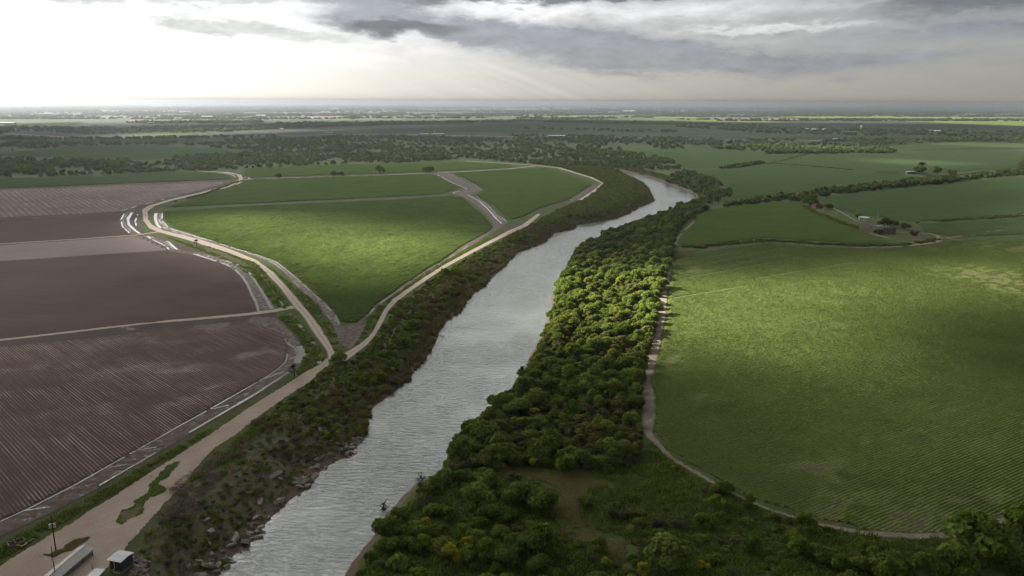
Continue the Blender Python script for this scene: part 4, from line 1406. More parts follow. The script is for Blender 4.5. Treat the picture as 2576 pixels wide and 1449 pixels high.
def place_plant(x, y, r_, kind, label):
    """a tree or bush with its own trunk and crown"""
    v = rng.integers(0, 100)
    z = float(gz(x, y)[0])
    root = empty(NAME[kind], (x, y, z), rng.uniform(0, 6.28), (r_ * rng.uniform(0.78, 1.28), r_ * rng.uniform(0.78, 1.28), r_ * rng.uniform(0.7, 1.12)))
    tag(root, label, CAT[kind], GROUP[NAME[kind]])
    crown = SH[kind][v % len(SH[kind])]
    pn = {'bare': 'branches', 'reed': 'blades', 'shrub': 'foliage', 'oshrub': 'foliage'}.get(kind, 'crown')
    link(pn, crown, None, root)
    if kind in ('green', 'olive', 'lime', 'yellow'):
        link('trunk', SH['trunk'][v % 4], None, root)
    elif kind in ('shrub', 'oshrub'):
        link('stem', SH['stem'][v % 2], None, root)
    return root


def size_word(r_, kind):
    if CAT[kind] == 'tree':
        return 'broad' if r_ > 4.4 else ('middling' if r_ > 3.3 else 'small')
    return 'large' if r_ > 2.6 else ('middling' if r_ > 1.6 else 'small')


def label_plants(lst):
    """a label for each plant that has none: its look and where it stands from the nearest landmark"""
    todo = {}
    for i, (x, y, r_, kind, side, lb_) in enumerate(lst):
        if lb_:
            continue
        q = np.array((x, y))
        name, lp = min(LMW[side], key=lambda e: np.linalg.norm(e[1] - q))
        dv = q - lp
        if abs(dv[1]) > abs(dv[0]):
            wd = 'beyond' if dv[1] > 0 else 'before'
        else:
            wd = 'right of' if dv[0] > 0 else 'left of'
        todo.setdefault((size_word(r_, kind), kind, wd, name), []).append((np.linalg.norm(dv), i))
    out = {}
    for (sz, kind, wd, name), v in todo.items():
        for k, (_d, i) in enumerate(sorted(v)):
            o_ = ORD[min(k, len(ORD) - 1)]
            out[i] = '%s %s %s, %s one %s %s' % (sz, LOOK[kind], CAT[kind], o_, wd, name)
    return out


def keep_clear(Q, dmin=2.0):
    d = sdist(Q[:, 0], Q[:, 1], RIV)
    return Q[d > dmin]


# right bank wood
W4 = [(1712, 575), (1735, 545), (1780, 530), (1762, 510), (1712, 522), (1675, 540), (1637, 554), (1587, 568), (1532, 588), (1472, 620), (1440, 640), (1428, 665),
      (1416, 700), (1405, 727), (1398, 760), (1380, 800), (1365, 845), (1345, 880), (1326, 915), (1300, 955), (1264, 1010), (1225, 1050), (1180, 1078), (1150, 1100),
      (1130, 1140), (1120, 1165), (1140, 1185), (1250, 1168), (1330, 1168), (1420, 1172), (1500, 1180), (1600, 1170), (1612, 1120), (1604, 1080), (1606, 1020), (1610, 960),
      (1622, 900), (1638, 850), (1648, 800), (1660, 740), (1674, 690), (1684, 655), (1690, 610)]
q = keep_clear(darts(W4, 3.3, 11), 1.2)
hand = [  # crowns picked out one by one: base pixel, radius, kind, label
    (856, 912, 4.6, 'green', 'left', 'round bright green tree standing over the junction of the two levee roads'),
    (1490, 760, 3.6, 'yellow', 'right', 'brightest yellow flowering tree in the sunlit part of the right wood'),
    (1637, 812, 3.6, 'lime', 'right', 'yellow tipped lime tree at the wood edge by the sandy track'),
    (1548, 722, 2.4, 'yellow', 'right', 'small yellow flowering bush above the brightest yellow tree'),
    (1345, 1050, 3.0, 'yellow', 'right', 'dull yellow flowering bush deep in the shaded wood'),
    (1181, 1062, 3.0, 'lime', 'right', 'lime green tree leaning over the water at the shaded bank'),
    (1343, 1178, 2.6, 'yellow', 'right', 'umbrella shaped yellow bush at the top of the brown grass clearing'),
    (1413, 1155, 2.2, 'lime', 'right', 'small lime bush on the upper edge of the brown clearing'),
    (1131, 1420, 3.2, 'yellow', 'right', 'big yellow flowering bush near the bottom, close to the river'),
    (1072, 1325, 2.0, 'yellow', 'right', 'yellow bush between the river bank and the lower meadow'),
    (1206, 1325, 2.6, 'lime', 'right', 'lime green bush in the middle of the lower meadow'),
    (1174, 1380, 2.0, 'yellow', 'right', 'small yellow bush just above the big yellow bush'),
    (1503, 1385, 2.4, 'lime', 'right', 'lime bush beside the lower brown grass patch'),
    (1522, 1432, 2.2, 'yellow', 'right', 'yellow bush at the bottom edge below the brown patch'),
    (1615, 1446, 2.4, 'yellow', 'right', 'yellow bush at the bottom edge left of the big round shade tree'),
    (1355, 1342, 2.0, 'lime', 'right', 'lime bush left of the strip of brown grass'),
    (1393, 1452, 2.2, 'lime', 'right', 'lime bush cut by the bottom edge of the view'),
    (1768, 1442, 2.2, 'yellow', 'right', 'yellow topped bush at the bottom right of the big shade tree'),
    (1370, 1150, 5.2, 'green', 'right', 'broad dark tree just above the brown clearing, left side'),
    (1525, 1152, 5.6, 'green', 'right', 'broadest dark tree on the lower edge of the wood, above the clearing'),
    (1463, 1172, 4.0, 'green', 'right', 'round dark tree touching the top of the brown clearing'),
    (1572, 1150, 4.2, 'green', 'right', 'dark tree at the lower right corner of the wood'),
    (1313, 1262, 4.8, 'green', 'right', 'dark shade tree left of the brown clearing'),
    (1363, 1282, 4.8, 'green', 'right', 'dark shade tree overlapping the left side of the clearing'),
    (1370, 1395, 5.4, 'green', 'right', 'broad dark tree at the bottom, left of the lower brown patch'),
    (1300, 1385, 3.8, 'green', 'right', 'round dark tree left of the broad one at the bottom'),
    (1688, 1430, 5.8, 'green', 'right', 'big round shade tree at the bottom centre right'),
    (1200, 1280, 5.0, 'green', 'right', 'broad dark tree on the meadow slope above the lime bush'),
    (1235, 1300, 3.6, 'green', 'right', 'dark tree leaning to the right of the broad slope tree'),
    (974, 1345, 4.2, 'green', 'right', 'dark round tree at the water edge above the sandy inlet'),
    (1119, 1215, 3.0, 'green', 'right', 'dark tree on the bank above the eroded mud edge'),
    (1060, 1205, 2.0, 'bare', 'right', 'leafless grey bush overhanging the water'),
    (1553, 1305, 3.4, 'bare', 'right', 'leafless tree in the middle of the tussocky meadow'),
    (1713, 1330, 3.6, 'bare', 'right', 'taller leafless tree in the right half of the meadow'),
    (1655, 1325, 3.0, 'bare', 'right', 'thin leafless bush between the two leafless trees'),
    (1580, 1300, 2.2, 'olive', 'right', 'small olive tree touching the leafless meadow tree'),
    (1813, 1310, 2.8, 'shrub', 'right', 'dark upright bush below the field track'),
    (2452, 1402, 7.4, 'lime', 'right', 'largest feathery green willow at the bottom right corner'),
    (2394, 1445, 5.2, 'lime', 'right', 'feathery willow at the bottom edge left of the largest one'),
    (2572, 1345, 5.5, 'lime', 'right', 'feathery willow at the right edge beside the field track'),
    (2580, 1450, 5.0, 'green', 'right', 'green tree filling the extreme bottom right corner'),
    (2037, 518, 7.8, 'green', 'right', 'round tree left of the red roofed house'),
    (2083, 527, 5.6, 'green', 'right', 'round tree right of the red roofed house'),
    (2158, 548, 2.8, 'green', 'right', 'small round tree behind the white house'),
    (2209, 588, 3.6, 'green', 'right', 'dark tree standing against the wall of the ruined barn'),
    (2225, 569, 7.0, 'olive', 'right', 'large brownish tree behind the ruined barn'),
    (2246, 572, 6.0, 'olive', 'right', 'second brownish tree behind the ruined barn'),
    (2274, 577, 6.2, 'olive', 'right', 'spreading leafy tree right of the ruined barn'),
    (2300, 592, 4.5, 'bare', 'right', 'bare tree inside the loop of the farm track'),
    (2312, 438, 9.5, 'green', 'right', 'big tree right of the far tin shed beyond the hedge'),
    (2357, 440, 9.5, 'green', 'right', 'second big tree of the far farm beyond the hedge'),
    (2394, 444, 8.0, 'green', 'right', 'third big tree of the far farm beyond the hedge'),
    (2570, 423, 9.0, 'green', 'right', 'lone tree on the field line at the far right edge'),
    (701, 449, 6.0, 'green', 'left', 'leftmost small tree on the track between the far crop strips'),
    (840, 444, 6.0, 'green', 'left', 'left tree of the pair on the track between the far crop strips'),
    (858, 443, 5.5, 'green', 'left', 'right tree of the pair on the track between the far crop strips'),
    (956, 438, 9.5, 'green', 'left', 'tallest single tree on the track between the far crop strips'),
    (1072, 434, 7.5, 'green', 'left', 'left of the twin trees where the zigzag ditch meets the track'),
    (1081, 433.5, 7.5, 'green', 'left', 'right of the twin trees where the zigzag ditch meets the track'),
    (883, 301.5, 19.0, 'green', 'left', 'lone tall tree in the far sunlit strip'),
]
plants = [(*gp(a, b), r_, k, sd_, lb_) for a, b, r_, k, sd_, lb_ in hand]
HP = np.array([(p[0], p[1]) for p in plants])
HR = np.array([p[2] for p in plants])


def free_of_hand(Q, f=0.75):
    D = np.linalg.norm(Q[:, None] - HP[None], axis=2)
    return Q[(D > HR[None] * f + 0.8).all(1)]


q = free_of_hand(q)
q = q[np.argsort(np.linalg.norm(q, axis=1))]
kinds = rng.random(len(q))
tone_n = fbm(q[:, 0] / 22, q[:, 1] / 22, 91, 3)
wood = []
for p, k, tn in zip(q, kinds, tone_n):
    kind = 'olive' if k < 0.16 + 0.5 * (tn > 0.52) else ('lime' if k > 0.95 else ('bare' if k > 0.925 else 'green'))
    wood.append((p[0], p[1], (1.9 + 3.2 * rng.random() ** 1.6) * (0.9 if kind == 'olive' else 1), kind, 'right', None))
N_WOOD = 225
plants += wood[:N_WOOD]
rest = wood[N_WOOD:]
scatter('woodland', [(a[0], a[1]) for a in rest], [a[2] * 1.05 for a in rest],
        [NV + rng.integers(0, 4) if a[3] == 'olive' else rng.integers(0, NV) for a in rest], 'wood_shapes',
        'far part of the dense riverside wood on the right bank', seed=1)
# undergrowth that closes the gaps of the wood
ug = free_of_hand(keep_clear(darts(W4, 2.6, 12), 1.0), 0.2)
scatter('undergrowth', ug, rng.uniform(1.5, 2.9, len(ug)), np.where(rng.random(len(ug)) < 0.12, rng.integers(7, 10, len(ug)), rng.integers(0, 7, len(ug))), 'scrub_shapes', 'low undergrowth between the trees of the right bank wood', seed=2)
edge_r = np.array([p for p in keep_clear(darts(np.concatenate([RW + (3, 0), (RW + (14, 6))[::-1]]), 2.2, 14, None, True), 1.0)])
edge_r = edge_r[(edge_r[:, 1] > gp(0, 1080)[1])]
scatter('bank_scrub', edge_r, rng.uniform(1.2, 2.6, len(edge_r)), rng.integers(0, 7, len(edge_r)), 'scrub_shapes', 'leafy scrub overhanging the right bank water line', seed=3)

# meadow in front of the wood
W6 = [(905, 1449), (925, 1400), (960, 1345), (1010, 1285), (1050, 1240), (1110, 1195), (1250, 1175), (1330, 1172), (1600, 1175), (1640, 1115), (1700, 1175), (1840, 1250), (1932, 1293),
      (2057, 1328), (2182, 1352), (2307, 1358), (2400, 1358), (2480, 1345), (2576, 1295), (2680, 1400), (2680, 1560), (820, 1560)]


def meadow_dens(Q):
    """clumped: thick at the river side and along the dark thicket at the bottom right"""
    th = np.exp(-(seg_dist(Q[:, 0], Q[:, 1], gps([(1860, 1350), (1960, 1375), (2060, 1400), (2180, 1440)])) / 7) ** 2)
    lf = smooth(-Q[:, 0], -12, 30)
    n_ = fbm(Q[:, 0] / 14, Q[:, 1] / 14, 55, 3)
    return np.clip(1.0 * th + (0.32 + 0.7 * lf) * smooth(n_, 0.36 - 0.1 * lf, 0.56 - 0.1 * lf), 0, 1) * 0.95


mq = free_of_hand(keep_clear(darts(W6, 2.7, 15, None, False, meadow_dens), 2.2), 0.8)
CLEAR = gps(grass_patches[2][0])
mq = mq[~inside(mq[:, 0], mq[:, 1], CLEAR)]
CL2 = gps(grass_patches[3][0])
mq = mq[~inside(mq[:, 0], mq[:, 1], CL2)]
mk = rng.random(len(mq))
mead = []
for p, k in zip(mq, mk):
    g_ = 0.34 if p[0] < 25 else 0.10
    kind = 'green' if k < g_ else ('shrub' if k < 0.60 else ('oshrub' if k < 0.78 else ('bare' if k < 0.87 else ('lime' if k < 0.97 else 'yellow'))))
    mead.append((p[0], p[1], rng.uniform(1.1, 2.4) if kind in ('shrub', 'oshrub', 'bare', 'yellow') else rng.uniform(2.2, 3.6), kind, 'right', None))
vis = [m_ for m_ in mead if abs(m_[0]) < 0.66 * m_[1] and m_[1] > 146]
plants += vis[:110]
rest = [m_ for m_ in mead if m_ not in vis[:110]]
IX = {'shrub': (0, 4), 'oshrub': (4, 7), 'bare': (7, 10), 'reed': (10, 13), 'lime': (13, 16), 'green': (0, 4), 'yellow': (4, 7)}
if rest:
    scatter('meadow_scrub', [(a[0], a[1]) for a in rest], [a[2] for a in rest], [rng.integers(*IX[a[3]]) for a in rest], 'scrub_shapes', 'small scattered meadow bushes', seed=4)

# left bank between the levee road and the water
road_edge = [(240, 1540), (300, 1450), (338, 1400), (388, 1310), (432, 1262), (480, 1214), (508, 1176), (548, 1132), (594, 1104), (650, 1057), (720, 1006), (786, 964), (826, 926), (888, 906), (928, 876), (948, 850), (971, 812),
             (981, 789), (1004, 764), (1050, 730), (1088, 703), (1138, 673), (1198, 640), (1266, 605), (1299, 588), (1330, 574), (1362, 550), (1438, 515), (1476, 500), (1510, 475),
             (1521, 462), (1492, 446), (1408, 420), (1350, 412), (1500, 412), (1540, 422)]
W3 = np.concatenate([gps(road_edge), LW[::-1]])


def lb_class(Q):
    d = seg_dist(Q[:, 0], Q[:, 1], LW)
    yb = Q[:, 1]
    return d, yb


Y_RUB = gp(926, 1087)[1]                                        # nearer than this the bank is low scrub and rubble
lq = keep_clear(darts(W3, 2.15, 16, None, True), 0.8)
d_, yb = lb_class(lq)
far_d = np.linalg.norm(lq, axis=1)
left = []
for p, d in zip(lq, d_):
    k = rng.random()
    nn = vnoise(np.array([p[0] / 9]), np.array([p[1] / 9]), 66)[0]
    if p[1] < Y_RUB:
        if d > 17 and rng.random() < 0.75:
            continue
        if d < 4.5 and rng.random() < 0.8:
            continue
        kind = 'oshrub' if k < 0.34 else ('bare' if k < 0.60 else ('shrub' if k < 0.80 else 'reed'))
        r_ = rng.uniform(0.7, 1.5) * (1.25 if nn > 0.72 else 0.85)
    else:
        if d < 7.5 and nn > 0.30:
            kind = 'reed' if k < 0.72 else 'oshrub'
            r_ = rng.uniform(1.3, 2.3)
        else:
            kind = 'shrub' if k < 0.50 else ('oshrub' if k < 0.74 else ('lime' if k < 0.79 else ('reed' if k < 0.92 else 'bare')))
            r_ = rng.uniform(1.4, 2.9) * (1.2 if nn > 0.6 else 0.9)
            if d > 15 and p[1] < gp(0, 700)[1]:
                r_ *= 0.7
    left.append((p[0], p[1], r_, kind, 'left', None))
order = sorted(range(len(left)), key=lambda i: -left[i][2] / math.hypot(left[i][0], left[i][1]))
pick = set([i for i in order if left[i][1] > 150 and left[i][0] > -0.66 * left[i][1]][:110])
plants += [left[i] for i in sorted(pick)]
rest = [left[i] for i in range(len(left)) if i not in pick]
scatter('bank_scrub', [(a[0], a[1]) for a in rest], [a[2] for a in rest], [rng.integers(*IX[a[3]]) for a in rest], 'scrub_shapes', 'tangled scrub and reeds on the left river bank', seed=5)

lbl = label_plants(plants)
for i, (x, y, r_, kind, side, lb_) in enumerate(plants):
    place_plant(x, y, r_, kind, lb_ or lbl[i])

# fan palms
PAL_T = palm_fronds('fronds', 3)
tk = MB().tube((0, 0, -0.1), (0.02, 0, 1.0), 0.075, 0.055, 8).mesh('trunk')
for px, py, h, lb_ in [(741, 948, 4.6, 'dark fan palm at the corner of the ridged field'), (495, 619, 4.6, 'dark fan palm beside the left levee road'),
                       (1316, 925, 4.2, 'fan palm on the right bank water edge, fronds drooping to the river'),
                       (2318, 436, 16, 'tall palm rising over the far farm trees')]:
    o = empty('fan_palm', P3(px, py), 0.4, h * 0.62)
    tag(o, lb_, 'palm', 'fan palms')
    link('trunk', tk, MT['bark'], o)
    link('crown', PAL_T, None, o)

# far woods, hedges and lone bushes: massed
far_w = [
    ([(-80, 404), (0, 402), (275, 404), (375, 406), (500, 392), (560, 390), (644, 384), (720, 388), (800, 390), (1000, 385), (1170, 400), (1050, 408), (794, 415), (618, 425), (500, 430), (462, 431), (225, 441), (0, 447), (-80, 450)], 8.5, (3.6, 6.0), 0.85),
    ([(-80, 384), (0, 382), (175, 369), (375, 364), (520, 371), (690, 384), (800, 388), (1000, 384), (1170, 398), (1288, 408), (1400, 416), (1480, 418), (1560, 412), (1590, 388), (1500, 380), (1400, 372),
      (1290, 350), (1060, 344), (900, 343), (700, 347), (520, 357), (330, 360), (0, 362), (-80, 362)], 11.5, (4.0, 6.5), 0.72),
    ([(1528, 424), (1490, 420), (1400, 418), (1300, 409), (1420, 398), (1500, 380), (1600, 387), (1690, 405), (1715, 425), (1690, 440), (1690, 462), (1638, 445), (1600, 436), (1565, 428)], 8, (3.5, 6.0), 0.8),
    ([(1692, 466), (1728, 480), (1752, 491), (1758, 505), (1785, 528), (1830, 512), (1812, 506), (1845, 490), (1798, 452), (1722, 430), (1695, 442)], 6.0, (2.6, 5.0), 0.9),
    ([(1780, 531), (1812, 521), (1932, 509), (2024, 503), (2100, 488), (2000, 492), (1932, 498), (1850, 510)], 5.5, (3.2, 5.5), 0.95),
    ([(2030, 503), (2100, 490), (2200, 478), (2400, 459), (2400, 449), (2330, 456), (2270, 462), (2160, 474), (2060, 484), (2020, 492)], 6.5, (4.0, 7.5), 0.85),
    ([(2400, 458), (2576, 440), (2700, 428), (2700, 420), (2576, 430), (2480, 440), (2400, 450)], 6.5, (3.0, 5.0), 0.7),
    ([(1806, 422), (1850, 419), (1915, 408), (1922, 411), (1860, 423), (1812, 425)], 6.0, (3.5, 5.0), 1.0),
    ([(1300, 372), (1420, 372), (1500, 379), (1770, 374), (1900, 382), (2035, 387), (2150, 385), (2260, 384), (2240, 376), (2100, 362), (1900, 357), (1700, 353), (1500, 347), (1290, 347)], 13, (5.0, 7.5), 0.55),
    ([(1930, 388), (2250, 386), (2250, 380), (1930, 380)], 8, (5, 7), 0.9),
    ([(2050, 362), (2200, 367), (2420, 356), (2700, 365), (2700, 350), (2500, 348), (2330, 352), (2100, 350)], 13, (5.0, 7.5), 0.5),
    ([(1932, 336), (2080, 340), (2330, 343), (2700, 350), (2700, 336), (2330, 328), (1932, 322), (1700, 315), (1700, 320)], 17, (6, 9), 0.55),
    ([(1290, 306), (1500, 311), (1700, 314), (1932, 322), (1932, 318), (1700, 309), (1500, 305), (1290, 302)], 14, (6, 10), 0.9),
    ([(760, 322), (900, 317), (1100, 311), (1290, 308), (1290, 304), (1100, 307), (900, 309), (700, 312), (640, 318), (640, 328)], 15, (6, 10), 0.9),
    ([(0, 338), (60, 330), (230, 338), (560, 333), (640, 327), (640, 318), (560, 318), (300, 322), (0, 322)], 15, (6, 9), 0.6),
    ([(310, 309), (640, 304), (660, 309), (400, 312)], 17, (7, 11), 0.95),
    ([(0, 352), (400, 350), (540, 347), (700, 343), (540, 344), (300, 349), (0, 346)], 11, (4.5, 7), 0.7),
    ([(1290, 344), (1410, 343), (1700, 352), (2000, 357), (2000, 352), (1700, 347), (1420, 339), (1290, 341)], 11, (4, 6), 0.5),
    ([(1290, 327), (1700, 334), (1700, 330), (1290, 323)], 16, (5, 8), 0.4),
]
FP, FS = [], []
for i, (px, dm, sr, dn) in enumerate(far_w):
    Q = darts(px, dm, 300 + i, None, False, (lambda Q, dn=dn, i=i: np.clip(dn * 1.0 * smooth(fbm(Q[:, 0] / 60, Q[:, 1] / 60, 200 + i, 4), 0.60 - 0.30 * dn, 0.70 - 0.2 * dn), 0, 1)))
    if len(Q):
        FP.append(Q)
        FS.append(rng.uniform(*sr, len(Q)) * rng.choice((0.7, 1.0, 1.0, 1.15), len(Q)))
FP, FS = np.concatenate(FP), np.concatenate(FS)
ok = sdist(FP[:, 0], FP[:, 1], RIV) > 3
FP, FS = FP[ok], FS[ok]
scatter('scrub_woods', FP, FS, rng.integers(0, 5, len(FP)), 'far_shapes', 'scrub woods, hedges and thickets across the middle distance', seed=6)
# low dark hedges on the field banks
HB, HS = [], []
for k_, (px, wd_) in enumerate([([(1712, 621), (1760, 622), (1850, 611), (1932, 604.5), (2012, 610), (2086, 614.5), (2174, 618.5), (2262, 617), (2330, 608), (2350, 603)], 7),
                                ([(2297, 560), (2400, 554), (2576, 543), (2700, 536)], 6), ([(1940, 411), (2050, 419), (2264, 439)], 5), ([(2024, 522), (2060, 540), (2110, 558), (2150, 574)], 6),
                                ([(2290, 445), (2420, 440), (2576, 422)], 5), ([(1800, 424), (1935, 411), (2034, 388)], 4), ([(600, 456), (520, 487), (440, 508)], 3)]):
    C = resample(gps(px), 400)
    m_ = 500 if wd_ > 5 else 260
    t_ = rng.integers(0, 400, m_)
    Q = C[t_] + rng.normal(size=(m_, 2)) * wd_ * 0.28
    kp = fbm(Q[:, 0] / 18, Q[:, 1] / 18, 600 + k_, 3) > 0.36
    HB.append(Q[kp])
    HS.append(rng.uniform(0.9, 2.1, kp.sum()))
HB, HS = np.concatenate(HB), np.concatenate(HS)
scatter('hedge_bank', HB, HS, rng.integers(0, 7, len(HB)), 'scrub_shapes', 'low dark hedges along the banks between the right fields', seed=12)
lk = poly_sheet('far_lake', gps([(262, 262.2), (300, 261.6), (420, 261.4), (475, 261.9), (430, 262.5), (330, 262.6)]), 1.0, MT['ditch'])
tag(lk, 'thin silver lake on the left horizon', None, None, 'structure')

# the plain towards the horizon: belts of trees
HQ = []
r_ = np.random.default_rng(5)
for yy, n, x0_, x1_ in [(303, 700, 1850, 2600), (299, 500, 0, 700), (297, 350, 1000, 1500), (293, 900, 0, 2600), (289, 1200, 0, 1240), (287, 1500, 1240, 2600),
                        (284, 1800, 0, 2600), (280, 2200, 0, 2600), (276, 2400, 0, 2600), (272, 2400, 0, 2600), (268, 2000, 0, 2600)]:
    for k in range(max(1, n // 60)):
        cx_, wd_ = r_.uniform(x0_, x1_), r_.uniform(60, 420)
        xs = cx_ + (r_.random(60) - 0.5) * wd_
        ys = yy + r_.uniform(-2, 2) + r_.normal(size=60) * 0.35
        HQ += [gp(a, min(max(b, 263.5), 330)) for a, b in zip(xs, ys)]
HQ = np.array(HQ)
scatter('tree_belts', HQ, np.clip(np.linalg.norm(HQ, axis=1) / 420, 7, 24) * r_.uniform(0.6, 1.1, len(HQ)), r_.integers(0, 4, len(HQ)), 'belt_shapes',
        'thin dark tree belts far out on the plain', False, -1.5, seed=7)

# grass tufts
gq = keep_clear(darts(W6, 0.95, 20, 60000), 0.8)
gq = gq[(np.abs(gq[:, 0]) < 0.7 * gq[:, 1] + 10)]
gi_ = np.where(rng.random(len(gq)) < 0.06, 4, rng.integers(0, 4, len(gq)))
incl = inside(gq[:, 0], gq[:, 1], CLEAR) | inside(gq[:, 0], gq[:, 1], CL2)
gq, gi_ = gq[~incl], gi_[~incl]
gn = fbm(gq[:, 0] / 5, gq[:, 1] / 5, 31, 3)
kp = gn > 0.22
scatter('grass_tufts', gq[kp], rng.uniform(1.0, 2.3, kp.sum()) * (0.5 + gn[kp]), gi_[kp], 'grass_shapes', 'tussocky green grass of the near meadow', seed=8)
VERGE = [[(-80, 1420), (0, 1372), (125, 1305), (250, 1240), (375, 1168), (475, 1110), (545, 1070), (560, 1068), (475, 1120), (375, 1185), (250, 1262), (100, 1350), (0, 1412), (-80, 1450)],
         [(735, 792), (760, 822), (785, 850), (806, 880), (815, 905), (800, 915), (770, 930), (750, 945), (760, 915), (768, 885), (756, 850), (700, 795)],
         [(712, 724), (745, 770), (770, 800), (800, 850), (840, 895), (868, 880), (842, 838), (805, 772), (760, 735), (726, 712), (690, 680), (600, 640), (520, 608), (420, 582), (440, 588), (520, 620), (600, 652), (670, 690)],
         [(655, 676), (690, 720), (728, 770), (716, 778), (690, 768), (665, 735), (640, 700), (560, 645), (470, 612), (410, 592), (470, 618), (560, 652), (625, 672)],
         [(890, 880), (912, 862), (934, 838), (950, 806), (966, 778), (990, 752), (1030, 722), (1070, 694), (1180, 630), (1250, 594), (1240, 590), (1176, 624), (1070, 686), (1000, 738), (952, 772), (928, 800), (908, 850)],
         [(540, 1165), (600, 1100), (660, 1062), (720, 1015), (700, 1050), (640, 1100), (580, 1160), (500, 1200), (475, 1210)]]
VP = np.concatenate([darts(v, 0.8, 400 + i, 40000) for i, v in enumerate(VERGE)])


def outline(o, k):
    co_ = np.array([v.co[:2] for v in o.data.vertices]).reshape(-1, k, 2)
    return np.concatenate([co_[:, 0], co_[::-1, -1]])


for o_, k_ in ((yard, 15), (lb, 7), (rb, 7)):
    VP = VP[~inside(VP[:, 0], VP[:, 1], outline(o_, k_))]
vn = fbm(VP[:, 0] / 4, VP[:, 1] / 4, 32, 3)
kp = vn > 0.38
scatter('grass_tufts', VP[kp], rng.uniform(0.8, 1.7, kp.sum()), np.where(rng.random(kp.sum()) < 0.12, 4, rng.integers(0, 4, kp.sum())), 'grass_shapes',
        'green weeds on the verges of the levee roads', True, 0.02, seed=9)

lt_ = keep_clear(darts(W3, 0.75, 500, 60000, True), 0.5)
lt_ = lt_[lt_[:, 1] < gp(0, 700)[1]]
ln_ = fbm(lt_[:, 0] / 6, lt_[:, 1] / 6, 33, 3)
scatter('dry_weeds', lt_, rng.uniform(0.9, 2.0, len(lt_)) * (0.55 + ln_), np.where(ln_ + rng.normal(size=len(lt_)) * .12 > 0.5, 4, rng.integers(0, 4, len(lt_))), 'grass_shapes',
        'dry tan and green weeds covering the left bank', True, 0.0, seed=10)

# ------------------------------------------------------------------ river bank rubble, brushwood, snags
def slab_shape(seed):
    r = random.Random(seed)
    n = r.choice((4, 5, 6))
    t0 = r.uniform(0, 6.28)
    el_ = r.choice((1.0, 1.0, 1.6, 2.6))
    pts = [((0.5 + r.uniform(-.1, .15)) * math.cos(t0 + 6.283 * i / n) * el_, (0.5 + r.uniform(-.1, .15)) * math.sin(t0 + 6.283 * i / n)) for i in range(n)]
    h = r.uniform(0.12, 0.22)
    mb = MB()
    mb.poly([(x, y, -h) for x, y in pts] + [(x * 0.94, y * 0.94, h) for x, y in pts],
            [tuple(range(n - 1, -1, -1)), tuple(range(n, 2 * n))] + [(i, (i + 1) % n, n + (i + 1) % n, n + i) for i in range(n)])
    me = mb.mesh('slab')
    me.materials.append(MT['concrete'])
    return me


SLAB = [slab_shape(i) for i in range(9)]
rub = []
for i in range(len(LW) - 1):
    pass
LWn = resample(LW, 700)
for p, nx in zip(LWn[:-1], LWn[1:]):
    if p[1] > gp(926, 1087)[1] + 6:
        break
    t = (nx - p) / np.linalg.norm(nx - p)
    nrm = np.array((-t[1], t[0]))
    if nrm[0] > 0:
        nrm = -nrm
    dn = vnoise(np.array([p[1] / 6.0]), np.array([0.0]), 88)[0]
    for k in range(rng.poisson(3.4 * (0.35 + dn))):
        d = abs(rng.normal()) * 2.8 + rng.uniform(-0.5, 0.7) + (rng.uniform(0, 9) if rng.random() < 0.16 else 0)
        q_ = p + nrm * d + t * rng.uniform(-.6, .6)
        rub.append((q_[0], q_[1], rng.uniform(0.7, 1.7) * (1.6 if rng.random() < 0.12 else 1)))
for k in range(70):                                             # heap of broken concrete beside the pump hut
    q_ = gp(rng.uniform(328, 372), rng.uniform(1405, 1446))
    rub.append((q_[0], q_[1], rng.uniform(0.5, 1.1)))
rub = [r0 for r0 in rub if r0[1] > 150]
LMS = [('the pump hut', gp(300, 1430)), ('the brushwood heap foot', gp(690, 1302)), ('the two flat slabs', gp(775, 1235)), ('the tip of the rubble bank', gp(890, 1147)),
       ('the small dark cove', gp(830, 1175)), ('the bottom edge', gp(600, 1400))]
big = sorted(range(len(rub)), key=lambda i: -rub[i][2] / rub[i][1])[:170]
cnt = {}
for i in sorted(big, key=lambda i: rub[i][1]):
    x, y, sz = rub[i]
    o = link('concrete_slab', SLAB[rng.integers(0, 9)])
    o.location = (x, y, max(float(gz(x, y)[0]) + 0.22, WATER_Z + 0.05))
    o.rotation_euler = (rng.normal() * 0.35, rng.normal() * 0.35, rng.uniform(0, 6.28))
    o.scale = (sz, sz, sz)
    nm, lp = min(LMS, key=lambda e: (e[1][0] - x) ** 2 + (e[1][1] - y) ** 2)
    wd = ('beyond' if y > lp[1] else 'before') if abs(y - lp[1]) > abs(x - lp[0]) else ('right of' if x > lp[0] else 'left of')
    szw = 'large' if sz > 1.6 else ('middling' if sz > 1.15 else 'small')
    key = (szw, wd, nm)
    cnt.setdefault(key, []).append((math.hypot(x - lp[0], y - lp[1]), o))
for (szw, wd, nm), v in cnt.items():
    for k, (_d, o) in enumerate(sorted(v, key=lambda e: e[0])):
        tag(o, '%s broken concrete slab on left bank, %s %s %s' % (szw, ORD[min(k, 19)], wd, nm), 'rubble slab', 'broken concrete slabs along the left bank')
mb = MB()
bigs = set(big)
for i, (x, y, sz) in enumerate(rub):
    if i in bigs:
        continue
    me = SLAB[rng.integers(0, 9)]
    m_ = Matrix.Translation((x, y, max(float(gz(x, y)[0]) + 0.12, WATER_Z + 0.02))) @ Euler((rng.normal() * .4, rng.normal() * .4, rng.uniform(0, 6.28))).to_matrix().to_4x4() @ Matrix.Scale(sz, 4)
    mb.poly([m_ @ v.co for v in me.vertices], [tuple(f.vertices) for f in me.polygons])
tag(link('rubble', mb.mesh('rubble'), MT['concrete']), 'smaller broken concrete rubble along the left bank', None, None, 'stuff')

